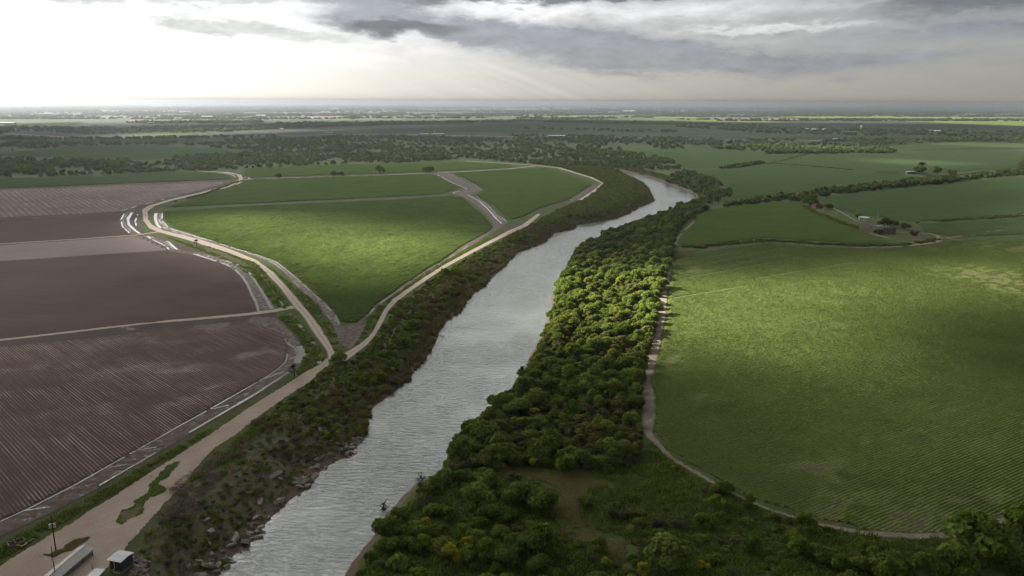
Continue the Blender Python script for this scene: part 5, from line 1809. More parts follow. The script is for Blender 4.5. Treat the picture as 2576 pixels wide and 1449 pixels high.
# dead brushwood heaped along the top of the left bank
BR = gps([(385, 1302), (410, 1270), (445, 1212), (500, 1180), (560, 1142), (640, 1106), (655, 1112), (610, 1150), (560, 1190), (500, 1262), (470, 1310), (430, 1330)])
bq = darts(BR, 0.42, 77, 12000, True)
mb = MB()
for x, y in bq:
    if fbm(np.array([x / 4]), np.array([y / 4]), 99, 3)[0] < 0.45:
        continue
    z = float(gz(x, y)[0])
    for k in range(3):
        t, e, L = rng.uniform(0, 6.28), rng.uniform(-0.1, 0.7), rng.uniform(0.7, 2.0)
        p = (x + rng.uniform(-.3, .3), y + rng.uniform(-.3, .3), z + rng.uniform(0, 0.7))
        mb.tube(p, (p[0] + L * math.cos(t) * math.cos(e), p[1] + L * math.sin(t) * math.cos(e), p[2] + L * math.sin(e) * 0.6), rng.uniform(0.03, 0.08), 0.02, 3)
tag(link('brushwood', mb.mesh('brushwood'), MT['twig']), 'long heap of grey brown dead brushwood on top of the left bank', None, None, 'stuff')


def snag(px, py, h, lb_, seed):
    p = gp(px, py, WATER_Z)
    o = empty('dead_snag', (p[0], p[1], WATER_Z - 0.3), seed, h)
    tag(o, lb_, 'dead tree', 'dead snags at the water edge')
    r = random.Random(seed)
    mb = MB()
    for i in range(7):
        t, e = r.uniform(0, 6.28), r.uniform(0.1, 1.1)
        q_ = (math.cos(t) * math.cos(e) * .6, math.sin(t) * math.cos(e) * .6, 0.1 + .6 * math.sin(e))
        mb.tube((0, 0, 0), q_, 0.06, 0.035, 5)
        for j in range(3):
            mb.tube(q_, (q_[0] + r.uniform(-.4, .4), q_[1] + r.uniform(-.4, .4), q_[2] + r.uniform(0, .4)), 0.03, 0.008, 4)
    link('branches', mb.mesh('branches'), MT['bark'], o)
    link('root_plate', MB().tube((-.3, 0, 0), (.3, .1, .12), .1, .07, 7).mesh('root_plate'), MT['bark'], o)


snag(965, 1281, 2.6, 'black dead snag lying in the shallows above the sandy inlet', 3)
snag(1060, 1202, 2.6, 'smaller dead snag at the water edge below the wood', 5)
snag(1116, 812, 2.0, 'dark branch poking out of the water at the left bank', 7)
snag(1110, 847, 1.8, 'second dark branch just below the other at the left bank', 9)

# ------------------------------------------------------------------ buildings and yard things
M_METAL = plain('galvanised_roof', (0.40, 0.41, 0.42), 0.42, 0.5, 0.12, 0.8, 0.35)
M_TAN_METAL = plain('dull_sheet_roof', (0.38, 0.375, 0.35), 0.5, 0.4, 0.12, 0.7, 0.2)
M_GREY = plain('slate_grey_siding', (0.055, 0.065, 0.078), 0.7, 0.3, 0.2, 1)
M_BROWN = plain('rust_brown_door', (0.10, 0.035, 0.022), 0.7, 0.3, 0.3, 2)
M_WHITE = plain('white_paint', (0.75, 0.76, 0.75), 0.6, 0.3, 0.15, 1)
M_CONC = plain('grey_concrete', (0.25, 0.235, 0.22), 0.9, 0.2, 0.4, 1)
M_WOOD = plain('creosoted_pole', (0.055, 0.042, 0.036), 0.85, 0.2, 0.4, 2)
M_GREYWOOD = plain('weathered_wood', (0.16, 0.14, 0.125), 0.85, 0.2, 0.4, 2)
M_CAN = plain('transformer_grey', (0.5, 0.51, 0.52), 0.45, 0.4, 0.1, 1)
M_YEL = plain('yellow_paint', (0.55, 0.48, 0.08), 0.5, 0.4, 0.2, 2)
M_CREAM = plain('cream_pipe', (0.60, 0.55, 0.36), 0.5, 0.4, 0.2, 2)
M_PINK = plain('pink_plaster', (0.42, 0.22, 0.16), 0.9, 0.2, 0.25, 0.4)
M_RED = plain('dark_red_tiles', (0.13, 0.040, 0.040), 0.85, 0.2, 0.3, 0.8)
M_BLOCK = plain('bare_block_wall', (0.26, 0.20, 0.175), 0.9, 0.2, 0.3, 0.3)
M_ROOFGREY = plain('collapsed_grey_roof', (0.13, 0.13, 0.135), 0.9, 0.2, 0.6, 0.25)
M_DARK = plain('dark_opening', (0.02, 0.02, 0.022), 0.9, 0.1, 0.1, 1)
M_BLUE = plain('pale_blue_panel', (0.28, 0.36, 0.43), 0.7, 0.3, 0.2, 1)
M_AQUA = plain('aqua_wall', (0.22, 0.34, 0.33), 0.8, 0.3, 0.2, 0.2)


def frame_xy(a, b):
    """origin, x axis (a -> b) and y axis (to its left) on the ground"""
    a, b = np.asarray(a), np.asarray(b)
    d = (b - a) / np.linalg.norm(b - a)
    return a, math.atan2(d[1], d[0]), np.linalg.norm(b - a)


# pump hut: raised on a concrete foot, folded metal roof
FLp, FRp, BRp = gp(279, 1436), gp(309, 1442), gp(327, 1421)
o0, rz, wdt = frame_xy(FLp, FRp)
dep = np.linalg.norm(BRp - FRp)
z0 = float(gz(*FLp)[0])
hut = tag(empty('pump_hut', (o0[0], o0[1], z0), rz), 'slate grey pump hut with folded metal roof and brown door at the bottom left', 'hut')
H0 = 0.45
link('foundation', MB().box((wdt / 2, dep / 2, H0 / 2 - 0.6), (wdt + 0.12, dep + 0.12, H0 + 1.2)).mesh('foundation'), M_CONC, hut)
wl = MB()
wl.box((wdt / 2, dep / 2, H0 + 1.2), (wdt, dep, 2.4))
link('wall', wl.mesh('wall'), M_GREY, hut)
dr = link('door', MB().box((0.42, -0.04, H0 + 1.0), (0.8, 0.06, 2.0)).mesh('door'), M_BROWN, hut)
link('handle', MB().tube((0.72, -0.07, H0 + 1.0), (0.72, -0.14, H0 + 1.0), 0.03).mesh('handle'), M_METAL, dr)
rf = MB()
ov = 0.35
ys, zs = (-0.6, dep * 0.55, dep + 0.3), (H0 + 2.46, H0 + 2.72, H0 + 2.50)
vs = []
for t_ in (0.0, 0.07):
    for yy, zz in zip(ys, zs):
        vs += [(-ov, yy, zz + t_), (wdt + ov, yy, zz + t_)]
rf.poly(vs, [(1, 0, 2, 3), (3, 2, 4, 5), (6, 7, 9, 8), (8, 9, 11, 10), (0, 1, 7, 6), (5, 4, 10, 11), (2, 0, 6, 8), (4, 2, 8, 10), (1, 3, 9, 7), (3, 5, 11, 9)])
roof = link('roof', rf.mesh('roof'), M_METAL, hut)
rb_ = MB()
for k in range(9):                                              # standing seams
    xk = -ov + 0.05 + k * (wdt + 2 * ov - 0.1) / 8
    for (ya, za), (yb_, zb) in zip(list(zip(ys, zs))[:-1], list(zip(ys, zs))[1:]):
        rb_.tube((xk, ya, za + 0.09), (xk, yb_, zb + 0.09), 0.018, 0.018, 4)
link('seams', rb_.mesh('seams'), M_METAL, roof)
link('downpipe', MB().path([(1.2, -0.12, H0 + 2.4), (1.25, -0.12, H0 + 0.5), (0.9, -0.2, H0 + 0.2), (0.95, -0.35, 0.12), (2.9, -0.45, 0.12)], 0.055).mesh('downpipe'), M_WHITE, hut)

# long low shed
A_, B_ = gp(219.7, 1392), gp(143, 1458)
ridge_a, ridge_b = np.array(A_), np.array(B_)
o0, rz, L_ = frame_xy(ridge_b, ridge_a)
L_ += 0.0
shed = tag(empty('long_shed', (o0[0], o0[1], 0), rz), 'long low open shed with a dull gabled sheet metal roof, bottom left', 'shed')
hw, eh, rh = 1.9, 1.5, 2.25
rf = MB()
ax0, ax1 = -4.0, L_
for sgn in (-1, 1):
    vs = [(ax0, 0, rh), (ax1, 0, rh), (ax1, sgn * hw, eh), (ax0, sgn * hw, eh)]
    vs = vs + [(x, y, z - 0.06) for x, y, z in vs]
    rf.poly(vs, [(0, 1, 2, 3), (7, 6, 5, 4), (0, 4, 5, 1), (1, 5, 6, 2), (2, 6, 7, 3), (3, 7, 4, 0)])
roof = link('roof', rf.mesh('roof'), M_TAN_METAL, shed)
link('ridge_cap', MB().tube((ax0 - .02, 0, rh + 0.0), (ax1 + .02, 0, rh + 0.0), 0.09, 0.09, 6).mesh('ridge_cap'), M_METAL, roof)
sm = MB()
for k in range(int((ax1 - ax0) / 1.1)):
    xk = ax0 + 0.5 + k * 1.1
    for sgn in (-1, 1):
        sm.tube((xk, sgn * 0.1, rh - 0.02), (xk, sgn * hw, eh + 0.02), 0.02, 0.02, 4)
link('seams', sm.mesh('seams'), M_TAN_METAL, roof)
for sgn in (-1, 1):
    for k in range(5):
        xk = ax0 + 0.6 + k * (ax1 - ax0 - 1.2) / 4
        link('post', MB().box((xk, sgn * (hw - 0.15), eh / 2 - 0.1), (0.14, 0.14, eh + 0.15)).mesh('post'), M_GREYWOOD, shed)
link('side_wall', MB().box(((ax0 + ax1) / 2, -(hw - 0.3), 0.5), (ax1 - ax0 - 0.8, 0.12, 1.0)).mesh('side_wall'), M_CONC, shed)
link('side_wall', MB().box(((ax0 + ax1) / 2, (hw - 0.3), 0.5), (ax1 - ax0 - 0.8, 0.12, 1.0)).mesh('side_wall'), M_CONC, shed)

# second small roof at the lower edge
p = gp(243, 1450)
hut2 = tag(empty('small_shed', (p[0], p[1], 0), -0.15), 'small metal roofed shed cut by the bottom edge between long shed and pump hut', 'shed')
link('wall', MB().box((0.9, -1.3, 0.75), (2.0, 2.2, 1.5)).mesh('wall'), M_CONC, hut2)
link('roof', MB().poly([(-.4, -2.8, 1.5), (2.3, -2.8, 1.5), (2.2, 0.1, 1.85), (-.1, 0.1, 1.85), (-.4, -2.8, 1.57), (2.3, -2.8, 1.57), (2.2, 0.1, 1.92), (-.1, 0.1, 1.92)],
                       [(3, 2, 1, 0), (4, 5, 6, 7), (0, 1, 5, 4), (1, 2, 6, 5), (2, 3, 7, 6), (3, 0, 4, 7)]).mesh('roof'), M_METAL, hut2)

# utility poles
p = P3(140.6, 1384)
pole = tag(empty('utility_pole', p, 0.2), 'dark utility pole with two grey transformer cans in the dirt yard', 'utility pole', 'utility poles')
link('pole', MB().tube((0, 0, -0.3), (0, 0, 8.6), 0.17, 0.11, 8).mesh('pole'), M_WOOD, pole)
ca = link('crossarm', MB().box((0, -0.14, 8.1), (2.2, 0.1, 0.13)).mesh('crossarm'), M_GREYWOOD, pole)
for xk in (-1.0, -0.45, 0.45, 1.0):
    link('insulator', MB().tube((xk, -0.14, 8.17), (xk, -0.14, 8.42), 0.05, 0.035, 6).mesh('insulator'), M_WHITE, ca)
link('crossarm', MB().box((0, 0.14, 7.5), (1.5, 0.1, 0.12)).mesh('crossarm'), M_GREYWOOD, pole)
for xk, zk in ((-0.42, 6.15), (0.42, 6.25)):
    cn = link('transformer', MB().tube((xk, -0.05, zk - 0.45), (xk, -0.05, zk + 0.45), 0.30, 0.30, 12).mesh('transformer'), M_CAN, pole)
    link('lid', MB().tube((xk, -0.05, zk + 0.45), (xk, -0.05, zk + 0.53), 0.32, 0.2, 12).mesh('lid'), M_METAL, cn)
    link('bushing', MB().tube((xk, -0.05, zk + 0.53), (xk, -0.05, zk + 0.78), 0.05, 0.03, 6).mesh('bushing'), M_BROWN, cn)
p = gp(141, 1462)
pole2 = tag(empty('meter_pole', (p[0], p[1], 0), 0), 'thin pole with a grey meter box in front of the transformer pole', 'pole')
link('pole', MB().tube((0, 0, -0.3), (0, 0, 8.2), 0.10, 0.07, 7).mesh('pole'), M_WOOD, pole2)
link('meter_box', MB().box((0, -0.14, 5.3), (0.34, 0.18, 0.55)).mesh('meter_box'), M_CAN, pole2)
for px, py, lb_ in [(1780, 351, 'far utility pole left of the round roadside tree'), (1910, 352, 'far utility pole by the roadside hedge right of centre'), (2238, 349, 'first of the far poles along the right hedge'),
                    (2330, 351, 'second of the far poles along the right hedge'), (2428, 353, 'third of the far poles along the right hedge'), (2520, 356, 'last of the far poles along the right hedge'), (860, 327, 'lone pole on the far plain behind the billboard')]:
    p = gp(px, py)
    o = tag(empty('utility_pole', (p[0], p[1], 0), 0, 1.0), lb_, 'utility pole', 'utility poles')
    link('pole', MB().tube((0, 0, -0.3), (0, 0, 13), 0.3, 0.2, 6).mesh('pole'), M_CAN, o)
    link('crossarm', MB().box((0, 0, 12.2), (3.2, 0.25, 0.25)).mesh('crossarm'), M_GREYWOOD, o)

# fence posts by the long shed
for px, py, lb_ in [(197.7, 1396, 'dark fence post beside the gable of the long shed'), (162, 1428, 'grey fence post halfway along the long shed'), (233, 1433, 'short post between the long shed and the pump hut')]:
    o = link('fence_post', MB().tube((0, 0, -0.2), (0, 0, 1.3), 0.08, 0.07, 6).mesh('fence_post'), M_WOOD)
    o.location = P3(px, py)
    tag(o, lb_, 'post', 'posts round the long shed')

# sunken concrete intake box, pipe with yellow valve, loose beams
p = P3(42, 1371)
bx_ = tag(empty('intake_box', p, 0.78), 'dark open concrete intake box at the left edge of the yard', 'concrete box')
for nm, c_, s_ in (('side_wall', (0, -0.9, 0.45), (3.4, 0.16, 1.1)), ('side_wall', (0, 0.9, 0.45), (3.4, 0.16, 1.1)), ('end_wall', (-1.62, 0, 0.45), (0.16, 1.6, 1.1)), ('end_wall', (1.62, 0, 0.45), (0.16, 1.6, 1.1))):
    link(nm, MB().box(c_, s_).mesh(nm), M_CONC, bx_)
link('bottom', MB().box((0, 0, 0.06), (3.0, 1.6, 0.1)).mesh('bottom'), M_DARK, bx_)
link('gate_beam', MB().box((-0.3, 0, 1.1), (0.25, 2.3, 0.18)).mesh('gate_beam'), M_BROWN, bx_)
p = P3(42, 1376)
pv = tag(empty('valve_pipe', p, 0.0), 'cream pipe with a yellow valve beside the intake box', 'pipe')
pts = [P3(a, b, 0.45) - p for a, b in ((44, 1376), (57, 1378), (69, 1371), (57, 1367.5))]
link('pipe', MB().path([tuple(v) for v in pts], 0.11, 8).mesh('pipe'), M_CREAM, pv)
link('valve', MB().tube(tuple(pts[0] + Vector((-.35, 0, 0))), tuple(pts[0] + Vector((.35, 0, 0))), 0.26, 0.22, 10).mesh('valve'), M_YEL, pv)
link('pipe', MB().path([tuple(P3(a, b, 0.15) - p) for a, b in ((64, 1367), (85, 1356))], 0.10, 8).mesh('pipe'), M_WHITE, pv)
for (a, b), (c_, d), lb_ in [((12, 1367), (38, 1374), 'grey beam lying across the intake box'), ((10, 1394), (35, 1366), 'long rusty beam leaning out of the weeds by the intake box'), ((25, 1368), (45, 1357), 'dark beam along the back of the intake box')]:
    o = link('loose_beam', MB().tube(tuple(P3(a, b, 0.3)), tuple(P3(c_, d, 1.2)), 0.13, 0.13, 6).mesh('loose_beam'), M_BROWN if 'rusty' in lb_ else M_GREYWOOD)
    tag(o, lb_, 'beam', 'beams by the intake box')


# ---- farm on the right
def windows(par, spots, axis_, y, mat, w_=1.0, h_=1.1):
    for x, z in spots:
        c_ = (x, y, z) if axis_ == 'x' else (y, x, z)
        s_ = (w_, 0.08, h_) if axis_ == 'x' else (0.08, w_, h_)
        f = link('window', MB().box(c_, s_).mesh('window'), M_WHITE, par)
        c2 = (c_[0], c_[1] - 0.05, z) if axis_ == 'x' else (c_[0] - 0.05 * np.sign(-y if y else 1), c_[1], z)
        link('pane', MB().box(c2, (s_[0] * .8 if axis_ == 'x' else 0.08, 0.06 if axis_ == 'x' else s_[1] * .8, h_ * .8)).mesh('pane'), mat, f)


a, b = gp(2158.5, 553.5), gp(2181, 556)
o0, rz, L_ = frame_xy(a, b)
wh = tag(empty('white_house', (o0[0], o0[1], 0), rz), 'low white flat roofed house with blue panels behind the ruined barn', 'house')
D_ = 5.0
link('wall', MB().box((L_ / 2, D_ / 2, 1.35), (L_, D_, 2.7)).mesh('wall'), M_WHITE, wh)
link('roof', MB().box((L_ / 2, D_ / 2, 2.8), (L_ + 0.6, D_ + 0.6, 0.2)).mesh('roof'), M_WHITE, wh)
link('door', MB().box((L_ * 0.30, -0.03, 1.0), (0.9, 0.08, 2.0)).mesh('door'), M_DARK, wh)
for x in (0.48, 0.62, 0.76):
    link('panel', MB().box((L_ * x, -0.03, 1.3), (L_ * 0.11, 0.08, 1.8)).mesh('panel'), M_BLUE, wh)
link('window', MB().box((L_ * 0.92, -0.03, 1.5), (0.8, 0.08, 1.1)).mesh('window'), M_DARK, wh)
link('window', MB().box((-0.03, D_ * 0.5, 1.5), (0.08, 1.1, 1.1)).mesh('window'), M_DARK, wh)

a, b = gp(2052, 525), gp(2071, 524)
o0, rz, L_ = frame_xy(a, b)
ph = tag(empty('pink_house', (o0[0], o0[1], 0), rz), 'small pink house with a dark red hipped roof between two round trees', 'house')
D_ = 6.0
link('wall', MB().box((L_ / 2, D_ / 2, 1.5), (L_, D_, 3.0)).mesh('wall'), M_PINK, ph)
e = 0.5
rf = MB().poly([(-e, -e, 3.0), (L_ + e, -e, 3.0), (L_ + e, D_ + e, 3.0), (-e, D_ + e, 3.0), (L_ * .35, D_ / 2, 5.2), (L_ * .65, D_ / 2, 5.2)],
               [(0, 1, 5, 4), (1, 2, 5), (2, 3, 4, 5), (3, 0, 4), (3, 2, 1, 0)])
rfo = link('roof', rf.mesh('roof'), M_RED, ph)
link('ridge', MB().tube((L_ * .35, D_ / 2, 5.22), (L_ * .65, D_ / 2, 5.22), 0.12).mesh('ridge'), M_RED, rfo)
link('door', MB().box((L_ * 0.62, -0.03, 1.15), (1.2, 0.08, 2.3)).mesh('door'), M_DARK, ph)
link('window', MB().box((-0.03, D_ * .35, 1.6), (0.08, 0.9, 1.2)).mesh('window'), M_DARK, ph)
link('window', MB().box((-0.03, D_ * .75, 1.6), (0.08, 0.9, 1.2)).mesh('window'), M_DARK, ph)
for px, py, lb_ in [(2057, 530, 'left pale gate post before the pink house'), (2072, 528.5, 'right white gate post before the pink house')]:
    o = link('gate_post', MB().box((0, 0, 0.8), (0.45, 0.45, 1.9)).mesh('gate_post'), M_CREAM)
    pp = gp(px, py)
    o.location = (pp[0], pp[1], 0)
    tag(o, lb_, 'post', 'gate posts of the pink house')

# ruined block barn: long left wall, front wall, broken roof sheets inside
A0, B0, C0 = gp(2171.5, 577.6), gp(2222, 587.6), gp(2253, 587.6)
D0 = A0 + (C0 - B0)
br_ = tag(empty('ruined_barn', (B0[0], B0[1], 0), 0), 'big ruined block barn with bare walls and a sagging grey roof', 'barn')
WH = 4.3


def wall(a, b, h0, h1, name='wall', mat=None):
    a, b = a - B0, b - B0
    d = (b - a) / np.linalg.norm(b - a)
    n_ = np.array((-d[1], d[0])) * 0.14
    vs = [(*(a - n_), -.1), (*(b - n_), -.1), (*(b + n_), -.1), (*(a + n_), -.1), (*(a - n_), h0), (*(b - n_), h1), (*(b + n_), h1), (*(a + n_), h0)]
    return link(name, MB().poly(vs, [(3, 2, 1, 0), (4, 5, 6, 7), (0, 1, 5, 4), (1, 2, 6, 5), (2, 3, 7, 6), (3, 0, 4, 7)]).mesh(name), mat or M_BLOCK, br_)


lw = wall(A0, B0, WH, WH + 0.2)
wall(B0, C0, WH + 0.2, WH + 0.4)
wall(C0, D0, WH, WH)
wall(D0, A0, WH, WH)
for i in range(7):                                              # concrete columns of the long wall
    t_ = (i + 0.5) / 7
    q_ = A0 + (B0 - A0) * t_ - B0
    dn_ = np.array(((B0 - A0)[1], -(B0 - A0)[0])) / np.linalg.norm(B0 - A0) * 0.2
    link('column', MB().box((*(q_ + dn_), WH / 2), (0.3, 0.3, WH), math.atan2(*(B0 - A0)[::-1])).mesh('column'), M_CONC, lw)
ex, ey = (B0 - A0), (C0 - B0)
k = 0
for i in range(6):
    for j in range(3):
        if (i, j) in ((1, 0), (2, 2), (4, 0), (3, 1)):
            continue
        p0 = A0 + ex * (i / 6 + 0.01) + ey * (j / 3 + 0.02) - B0
        u_, v_ = ex / 6 * 0.97, ey / 3 * 0.95
        hz = 3.3 + rng.uniform(-0.5, 0.5)
        sl_ = rng.uniform(-0.5, 0.5)
        vs = [(*p0, hz), (*(p0 + u_), hz + sl_), (*(p0 + u_ + v_), hz + sl_ * .5), (*(p0 + v_), hz - sl_ * .3)]
        vs += [(x, y, z - 0.06) for x, y, z in vs]
        link('roof_sheet', MB().poly(vs, [(0, 1, 2, 3), (7, 6, 5, 4), (0, 4, 5, 1), (1, 5, 6, 2), (2, 6, 7, 3), (3, 7, 4, 0)]).mesh('roof_sheet'), M_ROOFGREY, br_)
for t0_, t1_ in ((0.15, 0.45), (0.5, 0.8)):
    q0, q1 = A0 + ex * t0_ + ey * 0.2 - B0, A0 + ex * t1_ + ey * 0.75 - B0
    link('beam', MB().tube((*q0, 4.35), (*q1, 4.5), 0.16, 0.16, 5).mesh('beam'), M_WHITE, br_)

p = gp(2207, 562)
ms = tag(empty('antenna_mast', (p[0], p[1], 0), 0.3), 'thin lattice antenna mast behind the ruined barn', 'mast')
for i in range(3):
    t_ = 2.094 * i
    link('leg', MB().tube((0.35 * math.cos(t_), 0.35 * math.sin(t_), 0), (0.12 * math.cos(t_), 0.12 * math.sin(t_), 9.5), 0.06, 0.05, 5).mesh('leg'), M_CAN, ms)
lt = MB()
for k in range(9):
    r0_, r1_ = 0.35 - 0.025 * k, 0.35 - 0.025 * (k + 1)
    for i in range(3):
        t_, t2 = 2.094 * i, 2.094 * (i + 1)
        lt.tube((r0_ * math.cos(t_), r0_ * math.sin(t_), k * 1.05), (r1_ * math.cos(t2), r1_ * math.sin(t2), (k + 1) * 1.05), 0.035, 0.035, 4)
link('lattice', lt.mesh('lattice'), M_CAN, ms)
link('aerial', MB().tube((-1.2, 0, 9.4), (1.2, 0, 9.4), 0.05, 0.05, 4).tube((0, 0, 9.4), (0, 0, 10.2), 0.05).box((0.3, 0, 7.2), (0.7, 0.5, 0.6)).mesh('aerial'), M_WHITE, ms)

# small farm-side things
for px, py, lb_ in [(1805, 616, 'white egret standing on the hedge bank, left one'), (1813, 616.5, 'white egret standing on the hedge bank, right one')]:
    pp = gp(px, py)
    o = tag(empty('egret', (pp[0], pp[1], 0.3), 0.5, 1.25), lb_, 'bird', 'white egrets on the hedge bank')
    bd = MB()
    bd.tube((-.25, 0, .62), (0, 0, .72), 0.05, 0.16, 8).tube((0, 0, .72), (.2, 0, .78), 0.16, 0.07, 8).tube((.2, 0, .78), (.3, 0, 1.1), 0.05, 0.035, 6).tube((.3, 0, 1.1), (.42, 0, 1.12), 0.05, 0.03, 6)
    link('body', bd.mesh('body'), M_WHITE, o)
    link('beak', MB().tube((.42, 0, 1.12), (.58, 0, 1.09), 0.02, 0.004, 5).mesh('beak'), M_YEL, o)
    for sy_ in (-.05, .05):
        link('leg', MB().tube((0, sy_, 0), (0, sy_, .62), 0.014, 0.016, 5).mesh('leg'), M_DARK, o)
for px, py, w_, d_b, h_, mt, lb_ in [
        (2290, 437, 12, 6, 4, M_METAL, 'tin roofed shed left of the far farm trees'),
        (709, 327.5, 12, 7, 5, M_WHITE, 'small white hut on the far plain right of the billboard'),
        (1401, 345, 50, 14, 6, M_METAL, 'long grey roofed building on the far right road'),
        (1583, 281.5, 110, 30, 13, M_WHITE, 'long white warehouse on the horizon plain, left'),
        (1698, 281.5, 150, 30, 11, M_WHITE, 'longest white warehouse on the horizon plain, right'),
        (2030, 328, 14, 9, 7, M_WHITE, 'first white house of the far village row'), (2046, 328.4, 14, 9, 7, M_WHITE, 'second white house of the far village row'),
        (2056, 328.4, 14, 9, 7, M_METAL, 'third, greyer house of the far village row'), (2074, 329, 16, 9, 8, M_WHITE, 'last white house of the far village row'),
        (2346, 332, 24, 10, 7, M_METAL, 'grey roofed barn in the far right scrub'), (2358, 332.6, 20, 10, 7, M_WHITE, 'white roofed barn in the far right scrub, right'),
        (2105, 352, 20, 9, 5, M_METAL, 'grey roofed shed in the scrub right of centre'),
        (14, 312, 90, 16, 7, M_WHITE, 'long white glasshouse at the far left edge'), (380, 312, 24, 12, 8, M_METAL, 'pale farm building in the far left trees'),
        (522, 297.5, 60, 20, 14, M_METAL, 'far pale building left of the lone tall tree'), (657, 293.5, 60, 20, 12, M_METAL, 'far pale building above the fallow strip'),
        (819, 285.5, 70, 25, 14, M_METAL, 'far pale building in the dark woods left of centre'), (2442, 290, 80, 30, 12, M_METAL, 'large pale building above the sunlit fields, far right')]:
    pp = gp(px, py)
    o = tag(empty('far_building', (pp[0], pp[1], 0), rng.uniform(-.12, .12)), lb_, 'building', 'buildings far out on the plain')
    link('wall', MB().box((0, 0, h_ * .35), (w_, d_b, h_ * .7)).mesh('wall'), M_CONC, o)
    e = w_ * .03
    link('roof', MB().poly([(-w_ / 2 - e, -d_b / 2 - e, h_ * .7), (w_ / 2 + e, -d_b / 2 - e, h_ * .7), (w_ / 2 + e, d_b / 2 + e, h_ * .7), (-w_ / 2 - e, d_b / 2 + e, h_ * .7), (-w_ / 2 - e, 0, h_), (w_ / 2 + e, 0, h_)],
                           [(0, 1, 5, 4), (2, 3, 4, 5), (1, 2, 5), (3, 0, 4), (3, 2, 1, 0)]).mesh('roof'), mt, o)
    if w_ < 60:
        for k in range(3):
            link('window', MB().box((w_ * (k - 1) * .28, -d_b / 2 - .04, h_ * .36), (w_ * .1, .1, h_ * .26)).mesh('window'), M_DARK, o)

# hazy town: specks of pale houses along the right horizon
tw = MB()
for k in range(330):
    px = 1900 + 720 * rng.random() ** 0.8
    pp = gp(px, rng.choice((281, 283, 285, 279, 276)) + rng.normal() * 0.9 + 0.6)
    w_ = rng.uniform(14, 40)
    tw.box((pp[0], pp[1], 3), (w_, 12, rng.uniform(6, 10)), rng.uniform(-.4, .4))
tag(link('far_town', tw.mesh('far_town'), M_CONC), 'pale scattered houses of a distant town under the right horizon', None, None, 'stuff')

# roadside station at the far centre
def canopy(px0, px1, py, h, dpt, lb_):
    a, b = gp(px0, py), gp(px1, py)
    o0, rz, L_ = frame_xy(a, b)
    o = tag(empty('station_canopy', (o0[0], o0[1], 0), rz), lb_, 'canopy', 'flat canopies of the far roadside station')
    link('roof', MB().box((L_ / 2, dpt / 2, h + 0.6), (L_, dpt, 1.3)).mesh('roof'), M_WHITE, o)
    link('fascia', MB().box((L_ / 2, -0.06, h - 0.25), (L_ * .96, 0.1, 0.5)).mesh('fascia'), M_ROOFGREY, o)
    for i in range(5):
        link('column', MB().box((L_ * (i + .5) / 5, dpt * .4, h / 2), (0.6, 0.6, h)).mesh('column'), M_CONC, o)
    return o, L_


canopy(1055, 1078, 342, 6.2, 14, 'left white canopy of the far roadside station')
canopy(1086, 1117, 342.5, 6.2, 16, 'right and wider white canopy of the far roadside station')
canopy(816, 836, 338.5, 5.0, 8, 'small flat canopy among trees left of the roadside station')
a, b = gp(954, 341.5), gp(1025, 342)
o0, rz, L_ = frame_xy(a, b)
sw = tag(empty('station_wall', (o0[0], o0[1], 0), rz), 'long low aqua wall with a gate frame left of the station canopies', 'wall')
for i in range(8):
    link('panel', MB().box((L_ * (i + .5) / 8, 0, 2.2), (L_ / 8 * .94, 1.0, 4.4 + 0.5 * (i % 3))).mesh('panel'), M_AQUA if i not in (0, 3, 6) else M_CONC, sw)
link('gate_frame', MB().box((L_ * .64 - 2, -1, 3.4), (0.8, 0.8, 6.8)).box((L_ * .64 + 2, -1, 3.4), (0.8, 0.8, 6.8)).box((L_ * .64, -1, 6.6), (4.8, 0.8, 0.8)).mesh('gate_frame'), M_WHITE, sw)
p = gp(1092, 341)
tt = tag(empty('sign_tower', (p[0], p[1], 0), 0), 'tall pale sign tower behind the right station canopy', 'tower')
link('shaft', MB().box((0, 14, 8), (2.4, 1.2, 16)).mesh('shaft'), M_CAN, tt)
link('cap', MB().box((0, 14, 16.4), (3.4, 1.6, 0.9)).mesh('cap'), M_CONC, tt)
a, b = gp(679.5, 341.5), gp(694.5, 341.5)
o0, rz, L_ = frame_xy(a, b)
bb = tag(empty('white_billboard', (o0[0], o0[1], 0), rz), 'white billboard like structure on the far left road', 'billboard')
link('post', MB().box((0.8, 0, 4), (1.6, 2, 8)).mesh('post'), M_WHITE, bb)
link('post', MB().box((L_ - 0.8, 0, 4), (1.6, 2, 8)).mesh('post'), M_WHITE, bb)
link('panel', MB().box((L_ / 2, 0, 7.2), (L_ + 1.5, 2.2, 1.6)).mesh('panel'), M_WHITE, bb)
link('panel', MB().box((L_ / 2, 0.3, 3.7), (L_ - 3.4, 1.2, 5.0)).mesh('panel'), M_CONC, bb)
link('slot', MB().box((L_ / 2, -0.5, 4.6), (L_ * .6, 0.3, 0.9)).mesh('slot'), M_ROOFGREY, bb)
link('slot', MB().box((L_ / 2, -0.5, 2.4), (L_ * .6, 0.3, 0.9)).mesh('slot'), M_ROOFGREY, bb)
p = gp(2167, 324.5)
wt = tag(empty('water_tower', (p[0], p[1], 0), 0), 'small white water tower in the scrub of the far right', 'water tower')
link('tank', MB().tube((0, 0, 9), (0, 0, 15), 4.2, 4.2, 12).mesh('tank'), M_WHITE, wt)
for i in range(4):
    t_ = math.pi / 4 + i * math.pi / 2
    link('leg', MB().tube((4 * math.cos(t_), 4 * math.sin(t_), 0), (3.4 * math.cos(t_), 3.4 * math.sin(t_), 9), 0.6, 0.5, 5).mesh('leg'), M_WHITE, wt)

